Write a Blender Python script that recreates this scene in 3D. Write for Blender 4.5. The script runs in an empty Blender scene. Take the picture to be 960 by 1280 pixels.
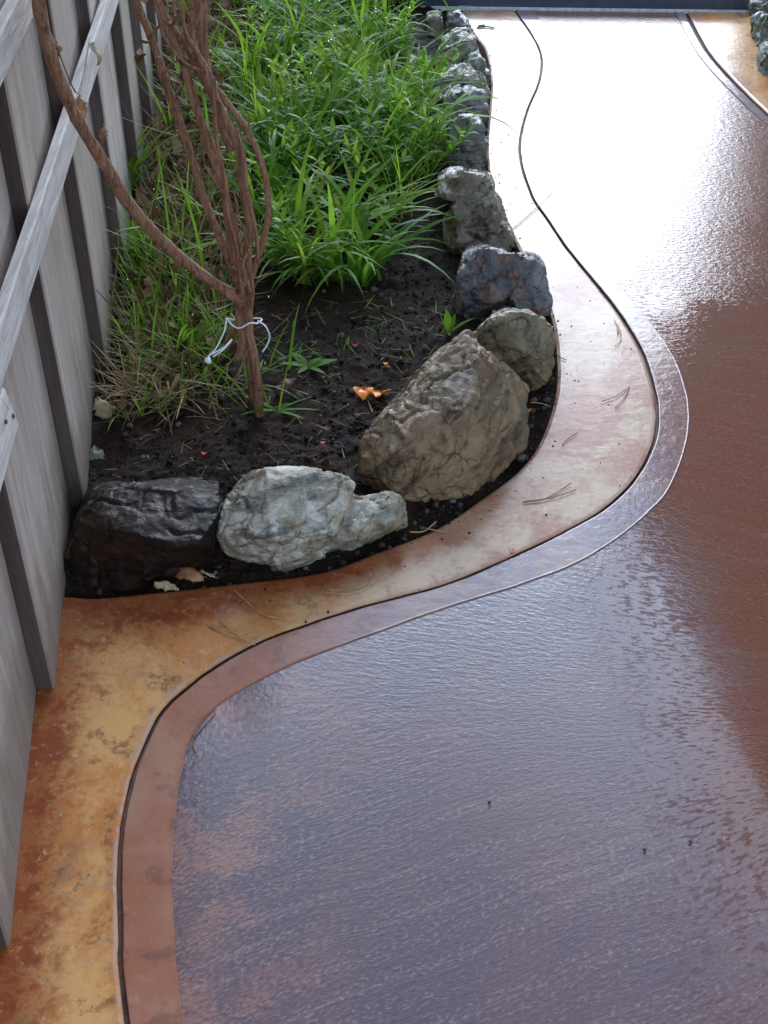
import bpy, bmesh, math, random
import numpy as np
from mathutils import Vector, noise, Matrix

random.seed(7); rng = np.random.default_rng(11)
S = bpy.context.scene
COL = S.collection
R = math.radians

# ------------------------------------------------------------------ camera
CAM_H, PITCH, FPX = 1.5, R(38), 1566.0           # eye height, downward pitch, focal length in photo pixels
cd = bpy.data.cameras.new('camera'); cam = bpy.data.objects.new('camera', cd); COL.objects.link(cam)
cam.location = (0, 0, CAM_H); cam.rotation_euler = (R(90) - PITCH, 0, 0)
cd.sensor_fit = 'VERTICAL'; cd.sensor_height = 24; cd.lens = 24 * FPX / 1280
cd.clip_start = 0.05; cd.clip_end = 500
S.camera = cam

# ------------------------------------------------------------------ sky, sun, exposure
SUN_EL, SUN_AZ = R(20), R(6.5)
w = bpy.data.worlds.new('World'); S.world = w; w.use_nodes = True
wn = w.node_tree; bg = wn.nodes['Background']
sky = wn.nodes.new('ShaderNodeTexSky'); sky.sky_type = 'NISHITA'; sky.sun_disc = False
sky.sun_elevation = SUN_EL; sky.sun_rotation = SUN_AZ
sky.air_density = 1.0; sky.dust_density = 0.6; sky.ozone_density = 1.0
def wnode(t, **kw):
    nd = wn.nodes.new('ShaderNode' + t)
    for k, v in kw.items(): setattr(nd, k, v)
    return nd
# broken high cloud over the blue: a noise on a flat layer overhead
tcw = wnode('TexCoord'); sxw = wnode('SeparateXYZ'); wn.links.new(tcw.outputs['Generated'], sxw.inputs[0])
zz = wnode('Math', operation='ADD'); wn.links.new(sxw.outputs[2], zz.inputs[0]); zz.inputs[1].default_value = .12
zm = wnode('Math', operation='MAXIMUM'); wn.links.new(zz.outputs[0], zm.inputs[0]); zm.inputs[1].default_value = .08
vdv = wnode('VectorMath', operation='DIVIDE'); wn.links.new(tcw.outputs['Generated'], vdv.inputs[0])
cbw = wnode('CombineXYZ')
for k in range(3): wn.links.new(zm.outputs[0], cbw.inputs[k])
wn.links.new(cbw.outputs[0], vdv.inputs[1])
nzw = wnode('TexNoise'); wn.links.new(vdv.outputs[0], nzw.inputs['Vector']); nzw.inputs['Scale'].default_value = 1.7; nzw.inputs['Detail'].default_value = 6; nzw.inputs['Roughness'].default_value = .55
mrw = wnode('MapRange', interpolation_type='SMOOTHSTEP'); wn.links.new(nzw.outputs[0], mrw.inputs[0])
for k, v in ((1, .30), (2, .58), (3, .35), (4, .95)): mrw.inputs[k].default_value = v
elw = wnode('MapRange', interpolation_type='SMOOTHSTEP'); wn.links.new(sxw.outputs[2], elw.inputs[0])   # thicker cloud low down, thinner overhead
for k, v in ((1, .92), (2, .62), (3, .10), (4, 1.0)): elw.inputs[k].default_value = v
mlw = wnode('Math', operation='MULTIPLY'); wn.links.new(mrw.outputs[0], mlw.inputs[0]); wn.links.new(elw.outputs[0], mlw.inputs[1])
mxw = wnode('Mix', data_type='RGBA'); wn.links.new(mlw.outputs[0], mxw.inputs[0]); wn.links.new(sky.outputs[0], mxw.inputs[6]); 
dtw = wnode('VectorMath', operation='DOT_PRODUCT'); wn.links.new(tcw.outputs['Generated'], dtw.inputs[0])     # cloud is brighter toward the sun
dtw.inputs[1].default_value = (math.sin(SUN_AZ) * math.cos(SUN_EL), math.cos(SUN_AZ) * math.cos(SUN_EL), math.sin(SUN_EL))
dmw = wnode('Math', operation='MAXIMUM'); wn.links.new(dtw.outputs['Value'], dmw.inputs[0])
pww = wnode('Math', operation='POWER'); wn.links.new(dmw.outputs[0], pww.inputs[0]); pww.inputs[1].default_value = 4
maw = wnode('Math', operation='MULTIPLY_ADD'); wn.links.new(pww.outputs[0], maw.inputs[0]); maw.inputs[1].default_value = 4.8; maw.inputs[2].default_value = 1.0
scw = wnode('VectorMath', operation='SCALE'); scw.inputs[0].default_value = (4.0, 4.9, 6.4); wn.links.new(maw.outputs[0], scw.inputs['Scale'])
wn.links.new(scw.outputs[0], mxw.inputs[7])
wn.links.new(mxw.outputs[2], bg.inputs[0]); bg.inputs[1].default_value = 0.15
sd = bpy.data.lights.new('sun', 'SUN'); sun = bpy.data.objects.new('sun', sd); COL.objects.link(sun)
sd.energy = 0.6; sd.angle = R(30); sd.color = (1, 1, 1)
sdir = Vector((math.sin(SUN_AZ) * math.cos(SUN_EL), math.cos(SUN_AZ) * math.cos(SUN_EL), math.sin(SUN_EL)))
sun.rotation_euler = (-sdir).to_track_quat('-Z', 'Y').to_euler()
S.view_settings.view_transform = 'Standard'; S.view_settings.look = 'None'
S.view_settings.exposure = 1.0; S.view_settings.gamma = 1

# ------------------------------------------------------------------ helpers
cP, sP = math.cos(PITCH), math.sin(PITCH)
def ray(px, py):
    a = (px - 480) / FPX; b = (640 - py) / FPX
    return Vector((a, cP + b * sP, -sP + b * cP))
def G(px, py, z=0.0):                 # survey: photo point -> ground (or height z)
    d = ray(px, py); t = (z - CAM_H) / d.z
    return Vector((d.x * t, d.y * t, z))
def PY(px, py, y):                    # photo point on the upright plane y
    d = ray(px, py); t = y / d.y
    return Vector((d.x * t, y, CAM_H + d.z * t))
def fence_x(y): return -.512 - .078 * (y - 1.024)

def mesh_obj(name, verts, faces, mats, parent=None, smooth=False, loc=None, matidx=None):
    me = bpy.data.meshes.new(name)
    if loc is not None:
        L = Vector(loc); verts = [tuple(Vector(v) - L) for v in verts]
    me.from_pydata([tuple(v) for v in verts], [], [tuple(f) for f in faces]); me.update()
    for m in (mats if isinstance(mats, (list, tuple)) else [mats]): me.materials.append(m)
    if matidx is not None: me.polygons.foreach_set('material_index', matidx)
    if smooth: me.polygons.foreach_set('use_smooth', [True] * len(me.polygons))
    o = bpy.data.objects.new(name, me); COL.objects.link(o)
    if loc is not None: o.location = loc
    if parent: o.parent = parent
    return o
def tag(o, label, cat, group=None, kind=None):
    o['label'] = label; o['category'] = cat
    if group: o['group'] = group
    if kind: o['kind'] = kind
    return o
def struct(o): o['kind'] = 'structure'; return o
def empty(name, loc, label, cat, group=None):
    o = bpy.data.objects.new(name, None); COL.objects.link(o); o.location = loc; o.empty_display_size = .05
    return tag(o, label, cat, group)
def catmull(pts, n):
    pts = [Vector(p) for p in pts]; P = [pts[0] * 2 - pts[1]] + pts + [pts[-1] * 2 - pts[-2]]
    out = []
    for i in range(1, len(P) - 2):
        a, b, c, d = P[i - 1], P[i], P[i + 1], P[i + 2]
        for k in range(n):
            t = k / n
            out.append(.5 * ((2 * b) + (c - a) * t + (2 * a - 5 * b + 4 * c - d) * t * t + (3 * b - a - 3 * c + d) * t ** 3))
    out.append(pts[-1]); return out
def tube_geo(pts, rad, ns=8, V=None, F=None, caps=True, wob=0.0):
    V = [] if V is None else V; F = [] if F is None else F
    pts = [Vector(p) for p in pts]; b0 = len(V); up = Vector((.3, .2, 1)).normalized(); prev = None
    for i, p in enumerate(pts):
        t = (pts[min(i + 1, len(pts) - 1)] - pts[max(i - 1, 0)]).normalized()
        a = t.cross(up if prev is None else prev)
        if a.length < 1e-5: a = t.orthogonal()
        a.normalize(); bvec = a.cross(t).normalized(); prev = bvec
        r = rad(i / (len(pts) - 1)) if callable(rad) else rad
        for k in range(ns):
            an = 2 * math.pi * k / ns; rr = r
            if wob: rr *= 1 + wob * noise.noise(p * 30 + Vector((math.cos(an), math.sin(an), 0)) * .8)
            V.append(p + (a * math.cos(an) + bvec * math.sin(an)) * rr)
    n = len(pts)
    for i in range(n - 1):
        for k in range(ns):
            F.append((b0 + i * ns + k, b0 + i * ns + (k + 1) % ns, b0 + (i + 1) * ns + (k + 1) % ns, b0 + (i + 1) * ns + k))
    if caps:
        F.append(tuple(b0 + k for k in range(ns))[::-1]); F.append(tuple(b0 + (n - 1) * ns + k for k in range(ns)))
    return V, F
def tube(name, pts, rad, mat, ns=8, parent=None, loc=None, wob=0):
    V, F = tube_geo(pts, rad, ns, wob=wob); return mesh_obj(name, V, F, mat, parent, True, loc)
def box_geo(x0, x1, y0, y1, z0, z1, V, F):
    b = len(V); V += [Vector((x, y, z)) for z in (z0, z1) for y in (y0, y1) for x in (x0, x1)]
    F += [(b, b + 2, b + 3, b + 1), (b + 4, b + 5, b + 7, b + 6), (b, b + 1, b + 5, b + 4), (b + 2, b + 6, b + 7, b + 3), (b, b + 4, b + 6, b + 2), (b + 1, b + 3, b + 7, b + 5)]

# ------------------------------------------------------------------ material helpers
class M:
    def __init__(s, name):
        s.m = bpy.data.materials.new(name); s.m.use_nodes = True; s.t = s.m.node_tree
        s.b = s.t.nodes['Principled BSDF']; s.out = s.t.nodes['Material Output']
        s._p = None
    def n(s, typ, **kw):
        nd = s.t.nodes.new('ShaderNode' + typ)
        for k, v in kw.items():
            if k.startswith('i_'):
                key = k[2:]; key = int(key) if key.isdigit() else key.replace('_', ' ')
                s.set(nd.inputs[key], v)
            else: setattr(nd, k, v)
        return nd
    def set(s, sock, v):
        if isinstance(v, bpy.types.NodeSocket): s.t.links.new(v, sock)
        elif isinstance(v, bpy.types.Node): s.t.links.new(v.outputs[0], sock)
        else:
            if hasattr(v, '__len__') and len(v) == 3 and sock.type == 'RGBA': v = (*v, 1)
            sock.default_value = v
    def P(s, name, v): s.set(s.b.inputs[name], v)
    def pos(s):
        if s._p is None: s._p = s.n('NewGeometry').outputs['Position']
        return s._p
    def map(s, v, scale=(1, 1, 1), rot=(0, 0, 0), loc=(0, 0, 0)):
        return s.n('Mapping', i_Vector=v, i_Scale=scale, i_Rotation=rot, i_Location=loc).outputs[0]
    def noise(s, v, scale, detail=4, rough=.55, dist=0):
        return s.n('TexNoise', i_Vector=v, i_Scale=scale, i_Detail=detail, i_Roughness=rough, i_Distortion=dist).outputs[0]
    def math(s, op, a, b=0.0, c=0.0, clamp=False):
        nd = s.n('Math', operation=op, use_clamp=clamp); s.set(nd.inputs[0], a); s.set(nd.inputs[1], b); s.set(nd.inputs[2], c); return nd.outputs[0]
    def ss(s, x, lo, hi, a=0.0, b=1.0):
        nd = s.n('MapRange', interpolation_type='SMOOTHSTEP'); 
        for i, v in enumerate((x, lo, hi, a, b)): s.set(nd.inputs[i], v)
        return nd.outputs[0]
    def mix(s, f, a, b, blend='MIX'):
        nd = s.n('Mix', data_type='RGBA', blend_type=blend); s.set(nd.inputs[0], f); s.set(nd.inputs[6], a); s.set(nd.inputs[7], b); return nd.outputs[2]
    def fmix(s, f, a, b):
        nd = s.n('Mix', data_type='FLOAT'); s.set(nd.inputs[0], f); s.set(nd.inputs[2], a); s.set(nd.inputs[3], b); return nd.outputs[0]
    def bump(s, h, dist=.01, strength=1.0, normal=None):
        nd = s.n('Bump', i_Height=h, i_Distance=dist, i_Strength=strength)
        if normal is not None: s.set(nd.inputs['Normal'], normal)
        return nd.outputs[0]
    def xyz(s, v): return s.n('SeparateXYZ', i_0=v).outputs
    def vec(s, x, y, z=0.0):
        nd = s.n('CombineXYZ'); s.set(nd.inputs[0], x); s.set(nd.inputs[1], y); s.set(nd.inputs[2], z); return nd.outputs[0]
    def attr(s, name): return s.n('Attribute', attribute_name=name)

def simple(name, col, rough=.6, var=.3, scale=40, spec=.5, bump=.0):
    m = M(name); p = m.pos(); f = m.noise(p, scale, 5)
    c2 = tuple(x * (1 - var) for x in col); c1 = tuple(min(1, x * (1 + var)) for x in col)
    m.P('Base Color', m.mix(m.ss(f, .3, .7), c2, c1)); m.P('Roughness', rough); m.P('Specular IOR Level', spec)
    if bump: m.P('Normal', m.bump(f, bump))
    return m.m

# ---- stained wet concrete ------------------------------------------------
def mat_slab():
    m = M('broomed_concrete'); p = m.pos(); x, y, z = m.xyz(p)
    s1 = m.ss(y, 1.15, 1.65, .42, -.33); s2 = m.ss(y, 1.9, 2.7, 0.0, .25)
    sl = m.math('ADD', s1, s2)
    v = m.math('SUBTRACT', y, m.math('MULTIPLY', x, sl))
    v = m.math('ADD', v, m.math('MULTIPLY', m.noise(p, 3, 2), .05))
    bv = m.vec(m.math('MULTIPLY', x, 16), m.math('MULTIPLY', v, 150))
    broom = m.noise(bv, 1.0, 3, .6)
    bv2 = m.vec(m.math('MULTIPLY', x, 2.2), m.math('MULTIPLY', v, 45))
    streak = m.noise(bv2, 1.0, 3, .65)
    grit = m.noise(m.vec(m.math('MULTIPLY', x, 120), m.math('MULTIPLY', v, 210)), 1.0, 3, .62)
    rip = m.noise(m.vec(m.math('MULTIPLY', x, 52), m.math('MULTIPLY', v, 105)), 1.0, 3, .6)
    big = m.noise(p, 1.7, 7, .65, .3); mid = m.noise(m.map(p, (1, 1, 1), (0, 0, 0), (3, 7, 0)), 5.5, 8, .68)
    # stain colours
    purple = (.146, .086, .087); slate = (.104, .074, .092); red = (.170, .054, .030); pink = (.26, .125, .095); tan = (.16, .066, .034)
    c = m.mix(m.ss(big, .38, .62), purple, slate)
    right = m.ss(m.math('ADD', x, m.math('MULTIPLY', m.math('SUBTRACT', big, .5), .9)), .34, .64)
    c = m.mix(right, c, m.mix(m.ss(mid, .4, .65), red, tan))
    left = m.math('MULTIPLY', m.ss(x, .02, -.24), m.ss(m.math('ADD', mid, m.math('MULTIPLY', m.math('SUBTRACT', grit, .5), .5)), .46, .60))
    c = m.mix(left, c, pink)
    # worn pale tops of the broom ridges
    tops = m.math('MULTIPLY', m.ss(grit, .52, .64), m.ss(streak, .30, .62))
    c = m.mix(m.math('MULTIPLY', tops, m.fmix(right, .60, .25)), c, (.31, .21, .165))
    c = m.mix(m.math('MULTIPLY', m.ss(streak, .55, .75), m.fmix(right, .28, .10)), c, (.31, .22, .19))
    c = m.mix(m.math('MULTIPLY', m.ss(grit, .45, .2), .55), c, (.035, .020, .020))
    m.P('Base Color', c); m.P('Roughness', .7); m.P('Specular IOR Level', .08)
    h = m.math('ADD', m.math('MULTIPLY', broom, .35), m.math('MULTIPLY', grit, .65))
    m.P('Normal', m.bump(h, .0028, .9))
    # water film: flat where it stands higher than the ridges
    wet = m.math('ADD', x, m.math('MULTIPLY', m.math('SUBTRACT', m.noise(p, 2.6, 4, .6), .5), .5))
    lev = m.ss(wet, .16, .60, .22, .80)
    yy = m.math('ADD', m.math('SUBTRACT', y, m.math('MULTIPLY', m.math('SUBTRACT', x, .66), -.18)), m.math('MULTIPLY', m.math('SUBTRACT', m.noise(m.map(p, (1, 1, 1), (0, 0, 0), (8, 3, 0)), 7, 5, .6), .5), .35))
    far = m.ss(yy, 2.52, 3.05)
    lev = m.math('SUBTRACT', lev, m.math('MULTIPLY', far, .42))
    hc = m.math('ADD', m.math('MULTIPLY', h, .55), m.math('MULTIPLY', m.math('SUBTRACT', m.math('MULTIPLY', rip, 1.5), .22), .50))
    hw = m.n('Math', operation='SMOOTH_MAX'); m.set(hw.inputs[0], hc); m.set(hw.inputs[1], lev); hw.inputs[2].default_value = .03
    swell = m.math('ADD', m.math('MULTIPLY', m.ss(rip, .42, .60), .05), m.math('MULTIPLY', m.noise(m.map(p, (9, 18, 1)), 1.0, 2), .12))
    swell = m.math('MULTIPLY', swell, m.math('SUBTRACT', 1.0, far))
    pud = m.math('MULTIPLY', m.ss(wet, .30, .52), m.math('SUBTRACT', 1.0, far))
    dry = m.math('MULTIPLY', m.ss(m.math('ADD', rip, m.math('MULTIPLY', m.math('SUBTRACT', m.noise(p, 9, 3), .5), .35)), .53, .57), m.math('MULTIPLY', pud, m.ss(wet, .78, .55)))
    m.P('Coat Weight', m.math('SUBTRACT', 1.0, m.math('MULTIPLY', dry, .9))); m.P('Coat IOR', 1.42); m.P('Coat Roughness', m.ss(y, 2.5, 3.6, .035, .13))
    m.P('Coat Normal', m.bump(m.math('ADD', hw.outputs[0], swell), .0030, m.ss(y, 1.1, 2.4, .15, .58)))
    return m.m
def mat_band():
    m = M('stained_border'); p = m.pos(); x, y, z = m.xyz(p)
    uv = m.n('UVMap').outputs[0]; u = m.xyz(uv)[0]
    big = m.noise(p, 4.5, 8, .66, .4); mid = m.noise(m.map(p, (1, 1, 1), (0, 0, 0), (5, 2, 0)), 14, 8, .70, .3); fine = m.noise(p, 70, 5, .7)
    ochre = (.64, .34, .125); amber = (.52, .20, .055); rust = (.22, .045, .013); cream = (.55, .40, .27); rose = (.40, .20, .13)
    fi = m.math('MULTIPLY', m.math('SUBTRACT', fine, .5), .34); sp = m.noise(p, 190, 3, .6)
    bs = m.math('ADD', big, fi); ms = m.math('ADD', mid, fi)
    c = m.mix(m.ss(bs, .38, .58), amber, ochre)
    c = m.mix(m.math('MULTIPLY', m.ss(m.math('ADD', m.noise(m.map(p, (1, .6, 1), (0, 0, 0), (1, 9, 0)), 7, 6, .65), fi), .55, .66), .6), c, (.30, .15, .10))
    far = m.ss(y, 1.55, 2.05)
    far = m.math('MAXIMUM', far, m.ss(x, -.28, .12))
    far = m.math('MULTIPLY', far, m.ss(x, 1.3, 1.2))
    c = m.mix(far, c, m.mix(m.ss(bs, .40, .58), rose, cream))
    un = m.math('ADD', u, m.math('ADD', m.math('MULTIPLY', m.math('SUBTRACT', mid, .5), .9), m.math('MULTIPLY', fi, .8)))
    e1 = m.ss(un, .68, .24); e2 = m.ss(un, .86, 1.08)
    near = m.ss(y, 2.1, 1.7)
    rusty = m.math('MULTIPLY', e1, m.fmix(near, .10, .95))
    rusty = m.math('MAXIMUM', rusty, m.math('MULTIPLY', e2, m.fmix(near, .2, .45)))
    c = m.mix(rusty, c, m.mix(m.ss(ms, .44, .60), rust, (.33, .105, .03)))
    blot = m.math('MULTIPLY', m.ss(ms, .53, .63), m.ss(fine, .35, .55))
    c = m.mix(m.math('MULTIPLY', blot, m.fmix(far, .62, .3)), c, m.mix(m.ss(fine, .4, .6), (.20, .07, .025), (.12, .045, .02)))
    c = m.mix(m.math('MULTIPLY', m.ss(fine, .58, .68), .40), c, (.58, .44, .28))
    c = m.mix(m.math('MULTIPLY', m.ss(sp, .64, .72), .5), c, (.09, .04, .02))
    lip = m.math('MULTIPLY', m.ss(u, .93, .985), m.ss(ms, .42, .55))
    c = m.mix(m.math('MULTIPLY', lip, .6), c, (.50, .34, .26))
    m.P('Base Color', c); m.P('Roughness', .65); m.P('Specular IOR Level', .12)
    h = m.math('ADD', m.math('MULTIPLY', mid, .4), m.math('MULTIPLY', fine, .35))
    m.P('Normal', m.bump(h, .002, .6))
    m.P('Coat Weight', m.ss(y, 1.3, 2.8, .15, .6)); m.P('Coat IOR', 1.36); m.P('Coat Roughness', m.ss(mid, .3, .7, .06, .14))
    m.P('Coat Normal', m.bump(m.math('ADD', h, m.math('MULTIPLY', m.noise(m.map(p, (20, 45, 1)), 1.0, 3), .6)), .0020, .6))
    return m.m
def mat_strip():
    m = M('trowelled_strip'); p = m.pos(); x, y, z = m.xyz(p)
    big = m.noise(p, 5, 5, .6, .3); fine = m.noise(p, 60, 5, .7); mid = m.noise(p, 18, 4, .6)
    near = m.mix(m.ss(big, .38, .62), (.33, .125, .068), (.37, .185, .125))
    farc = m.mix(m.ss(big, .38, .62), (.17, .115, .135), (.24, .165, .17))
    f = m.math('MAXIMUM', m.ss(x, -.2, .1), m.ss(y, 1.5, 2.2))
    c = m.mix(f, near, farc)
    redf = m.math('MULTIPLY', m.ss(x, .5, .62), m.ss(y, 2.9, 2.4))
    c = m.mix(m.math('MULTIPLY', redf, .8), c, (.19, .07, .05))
    c = m.mix(m.math('MULTIPLY', m.ss(fine, .56, .75), .35), c, (.55, .40, .33))
    fi = m.math('MULTIPLY', m.math('SUBTRACT', fine, .5), .5)
    c = m.mix(m.math('MULTIPLY', m.ss(m.math('ADD', mid, fi), .52, .64), .55), c, (.15, .065, .05))
    c = m.mix(m.math('MULTIPLY', m.ss(m.math('ADD', big, fi), .52, .62), .5), c, (.34, .20, .10))
    m.P('Base Color', c); m.P('Roughness', .6); m.P('Specular IOR Level', .1)
    m.P('Normal', m.bump(m.math('ADD', fine, mid), .0012, .5))
    m.P('Coat Weight', m.ss(y, 1.2, 1.9, .25, 1)); m.P('Coat IOR', 1.36); m.P('Coat Roughness', .09)
    m.P('Coat Normal', m.bump(m.math('ADD', m.math('MULTIPLY', fine, .5), m.noise(m.map(p, (25, 40, 1)), 1.0, 3)), .0016, .55))
    return m.m
MAT_SLAB, MAT_BAND, MAT_STRIP = mat_slab(), mat_band(), mat_strip()

def mat_soil():
    m = M('wet_soil'); p = m.pos(); a = m.noise(p, 9, 6, .65); b = m.noise(p, 75, 6, .7); c_ = m.noise(p, 220, 3, .6)
    c = m.mix(m.ss(a, .35, .65), (.016, .0085, .0055), (.036, .021, .014))
    c = m.mix(m.math('MULTIPLY', m.ss(b, .58, .75), .6), c, (.070, .042, .027))
    m.P('Base Color', c); m.P('Roughness', m.ss(a, .35, .65, .6, .85)); m.P('Specular IOR Level', .12)
    m.P('Normal', m.bump(m.math('ADD', m.math('MULTIPLY', b, .7), m.math('MULTIPLY', c_, .35)), .010, .9))
    return m.m
MAT_SOIL = mat_soil()
def mat_wood(name, c1, c2, edge=False):
    m = M(name); p = m.pos(); ob = m.n('ObjectInfo').outputs['Random']
    off = m.vec(m.math('MULTIPLY', ob, 17), m.math('MULTIPLY', ob, 31), m.math('MULTIPLY', ob, 7))
    q = m.n('VectorMath', operation='ADD', i_0=p, i_1=off).outputs[0]
    if edge == 'rail': q1 = m.map(q, (60, 3, 60)); q2 = m.map(q, (170, 6, 170))
    else: q1 = m.map(q, (26, 26, 1.6)); q2 = m.map(q, (120, 120, 9))
    a = m.noise(q1, 1, 5, .6, .8); b = m.noise(q2, 1, 4, .6); s = m.noise(q, 6, 4, .6); sp = m.noise(m.map(q, (1, 1, .35)), 55, 4, .65)
    c = m.mix(m.ss(a, .32, .68), c1, c2)
    c = m.mix(m.math('MULTIPLY', m.ss(b, .54, .78), .40), c, tuple(x * .42 for x in c1))
    c = m.mix(m.math('MULTIPLY', m.ss(sp, .55, .75), .45), c, tuple(x * .5 for x in c1))
    c = m.mix(m.math('MULTIPLY', m.ss(s, .5, .75), .4), c, (c1[0] * .75, c1[1] * .66, c1[2] * .58))
    if not edge:
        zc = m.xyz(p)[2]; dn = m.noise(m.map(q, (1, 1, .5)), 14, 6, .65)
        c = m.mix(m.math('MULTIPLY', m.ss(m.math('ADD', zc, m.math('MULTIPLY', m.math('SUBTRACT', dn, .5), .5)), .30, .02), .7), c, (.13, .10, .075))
        c = m.mix(m.math('MULTIPLY', m.ss(dn, .60, .72), .35), c, (.16, .125, .105))
    c = m.mix(m.ss(ob, 0, 1, 0, .40), c, (c1[0] * .55, c1[1] * .47, c1[2] * .40))
    m.P('Base Color', c); m.P('Roughness', .8); m.P('Specular IOR Level', .25)
    m.P('Normal', m.bump(m.math('ADD', m.math('MULTIPLY', a, .5), b), .0035, .8))
    return m.m
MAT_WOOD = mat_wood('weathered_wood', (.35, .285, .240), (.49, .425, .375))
MAT_RAIL = mat_wood('weathered_rail', (.46, .41, .37), (.64, .59, .54), 'rail')
MAT_EDGE = mat_wood('shaded_edge_wood', (.085, .060, .052), (.16, .12, .105))  # darker board wood for the edges: shade of the gaps put into its colour

def mat_rock(name, dark, mid, light, rough=.55, scale=1.0, accent=None, acc_amt=.5, strata=(0, 0, 0), coat=0.0, speck=.4, bs=1.0, spec=.5):
    m = M(name); p = m.pos(); q = m.map(p, (scale, scale, scale * 1.0), strata)
    a = m.noise(q, 9, 7, .62, .5); b = m.noise(m.map(q, (8, 8, 40)), 1, 5, .65, .6); f = m.noise(q, 95, 5, .7); g = m.noise(q, 28, 5, .65)
    c = m.mix(m.ss(a, .40, .62), mid, light)
    c = m.mix(m.math('MULTIPLY', m.ss(b, .52, .64), .75), c, dark)
    if accent: c = m.mix(m.math('MULTIPLY', m.ss(m.noise(m.map(q, loc=(9, 4, 2)), 13, 5, .6, .4), .48, .62), acc_amt), c, accent)
    c = m.mix(m.math('MULTIPLY', m.ss(g, .55, .72), .55), c, dark)
    c = m.mix(m.math('MULTIPLY', m.ss(f, .58, .75), speck), c, tuple(min(.8, x * 1.7) for x in light))
    c = m.mix(m.math('MULTIPLY', m.ss(f, .44, .28), speck), c, tuple(x * .6 for x in dark))
    pt = m.n('NewGeometry').outputs['Pointiness']
    m.P('Base Color', c); m.P('Roughness', m.ss(g, .3, .7, rough - .12, rough + .12)); m.P('Specular IOR Level', spec)
    h = m.math('ADD', m.math('MULTIPLY', g, .7), m.math('ADD', m.math('MULTIPLY', f, .3), m.math('MULTIPLY', b, .5)))
    wob = m.n('VectorMath', operation='SCALE', i_0=m.n('TexNoise', i_Vector=q, i_Scale=22.0, i_Detail=3.0).outputs['Color']); wob.inputs['Scale'].default_value = .035
    qd = m.n('VectorMath', operation='ADD', i_0=q, i_1=wob.outputs[0]).outputs[0]
    fn_ = None
    for sc_, k_ in ((15.0, .55), (38.0, .45)):
        vo = m.n('TexVoronoi', i_Vector=qd, i_Scale=sc_)
        dv = m.n('VectorMath', operation='SUBTRACT', i_0=qd, i_1=vo.outputs['Position']).outputs[0]
        cv = m.n('VectorMath', operation='SUBTRACT', i_0=vo.outputs['Color'], i_1=(.5, .5, .5)).outputs[0]
        hh = m.n('VectorMath', operation='DOT_PRODUCT', i_0=dv, i_1=cv).outputs['Value']
        fn_ = m.bump(m.math('MULTIPLY', hh, k_ * bs), 1.0, .8, fn_)
    ve = m.n('TexVoronoi', i_Vector=qd, i_Scale=11.0, feature='DISTANCE_TO_EDGE').outputs['Distance']
    crk = m.math('MULTIPLY', m.ss(ve, .026, .005), m.ss(a, .48, .60))
    c = m.mix(m.math('MULTIPLY', crk, .45), c, tuple(x * .5 for x in dark)); m.P('Base Color', c)
    h = m.math('SUBTRACT', h, m.math('MULTIPLY', crk, .22))
    m.P('Normal', m.bump(h, .018 * bs, .85, fn_))
    if coat: m.P('Coat Weight', coat); m.P('Coat Roughness', .22); m.P('Coat IOR', 1.33); m.P('Coat Normal', m.bump(h, .016 * bs, .8))
    return m.m

def mat_leaf(name, ramp, rough=.5, trans=.45, mot=(.05, .09, .01), tcol=(.34, .62, .05)):
    m = M(name); t = m.attr('tint').outputs['Fac']; r = m.n('ValToRGB', i_Fac=t)
    el = r.color_ramp.elements
    while len(el) < len(ramp): el.new(.5)
    for e, (ps, c) in zip(el, ramp): e.position = ps; e.color = (*c, 1)
    c = r.outputs[0]; f = m.noise(m.pos(), 60, 3)
    c = m.mix(m.math('MULTIPLY', m.ss(f, .4, .7), .3), c, mot)
    m.P('Base Color', c); m.P('Roughness', rough); m.P('Specular IOR Level', .16)
    tr = m.n('BsdfTranslucent', i_Color=m.mix(.5, c, tcol)); mx = m.n('MixShader'); m.set(mx.inputs[0], trans)
    m.t.links.new(m.b.outputs[0], mx.inputs[1]); m.t.links.new(tr.outputs[0], mx.inputs[2]); m.t.links.new(mx.outputs[0], m.out.inputs[0])
    return m.m
MAT_GRASS = mat_leaf('grass_blades', [(0, (.016, .050, .008)), (.35, (.048, .145, .012)), (.7, (.135, .30, .022)), (.92, (.28, .40, .04)), (1, (.36, .28, .08))])
MAT_DRY = mat_leaf('dry_litter', [(0, (.045, .025, .014)), (.4, (.12, .068, .034)), (.7, (.30, .19, .09)), (1, (.48, .36, .19))], .7, .12, (.05, .03, .016), (.35, .2, .08))

# ------------------------------------------------------------------ setting: concrete, soil, ground
Lp = [Vector((fence_x(.2) - .03, .2, 0)), Vector((fence_x(.93) - .03, .93, 0)), Vector((fence_x(1.1) - .03, 1.1, 0)), Vector((fence_x(1.25) - .03, 1.25, 0)),
      Vector((fence_x(1.4) - .03, 1.4, 0)), Vector((fence_x(1.56) - .03, 1.56, 0)), Vector((fence_x(1.67) - .03, 1.67, 0))] + \
     [G(*p) for p in [(120, 746), (200, 738), (300, 727), (400, 714), (471, 689), (542, 661), (598, 625), (648, 587), (676, 548), (694, 491), (695, 441), (688, 395),
                      (670, 345), (650, 315), (627, 267), (612, 225), (608, 179), (611, 137), (613, 96), (606, 62), (591, 42), (576, 14)]]
Gp = [Vector((-.15, .2, 0))] + [G(*p) for p in [(158, 1277), (151, 1172), (149, 1093), (154, 1027), (170, 960), (200, 893), (233, 860), (265, 836), (330, 800), (442, 761),
      (550, 732), (625, 702), (700, 667), (765, 628), (807, 577), (822, 520), (808, 452), (780, 400), (750, 360), (712, 314), (685, 275), (664, 242), (650, 190),
      (658, 143), (675, 100), (676, 67), (661, 37), (643, 12)]]
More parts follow.
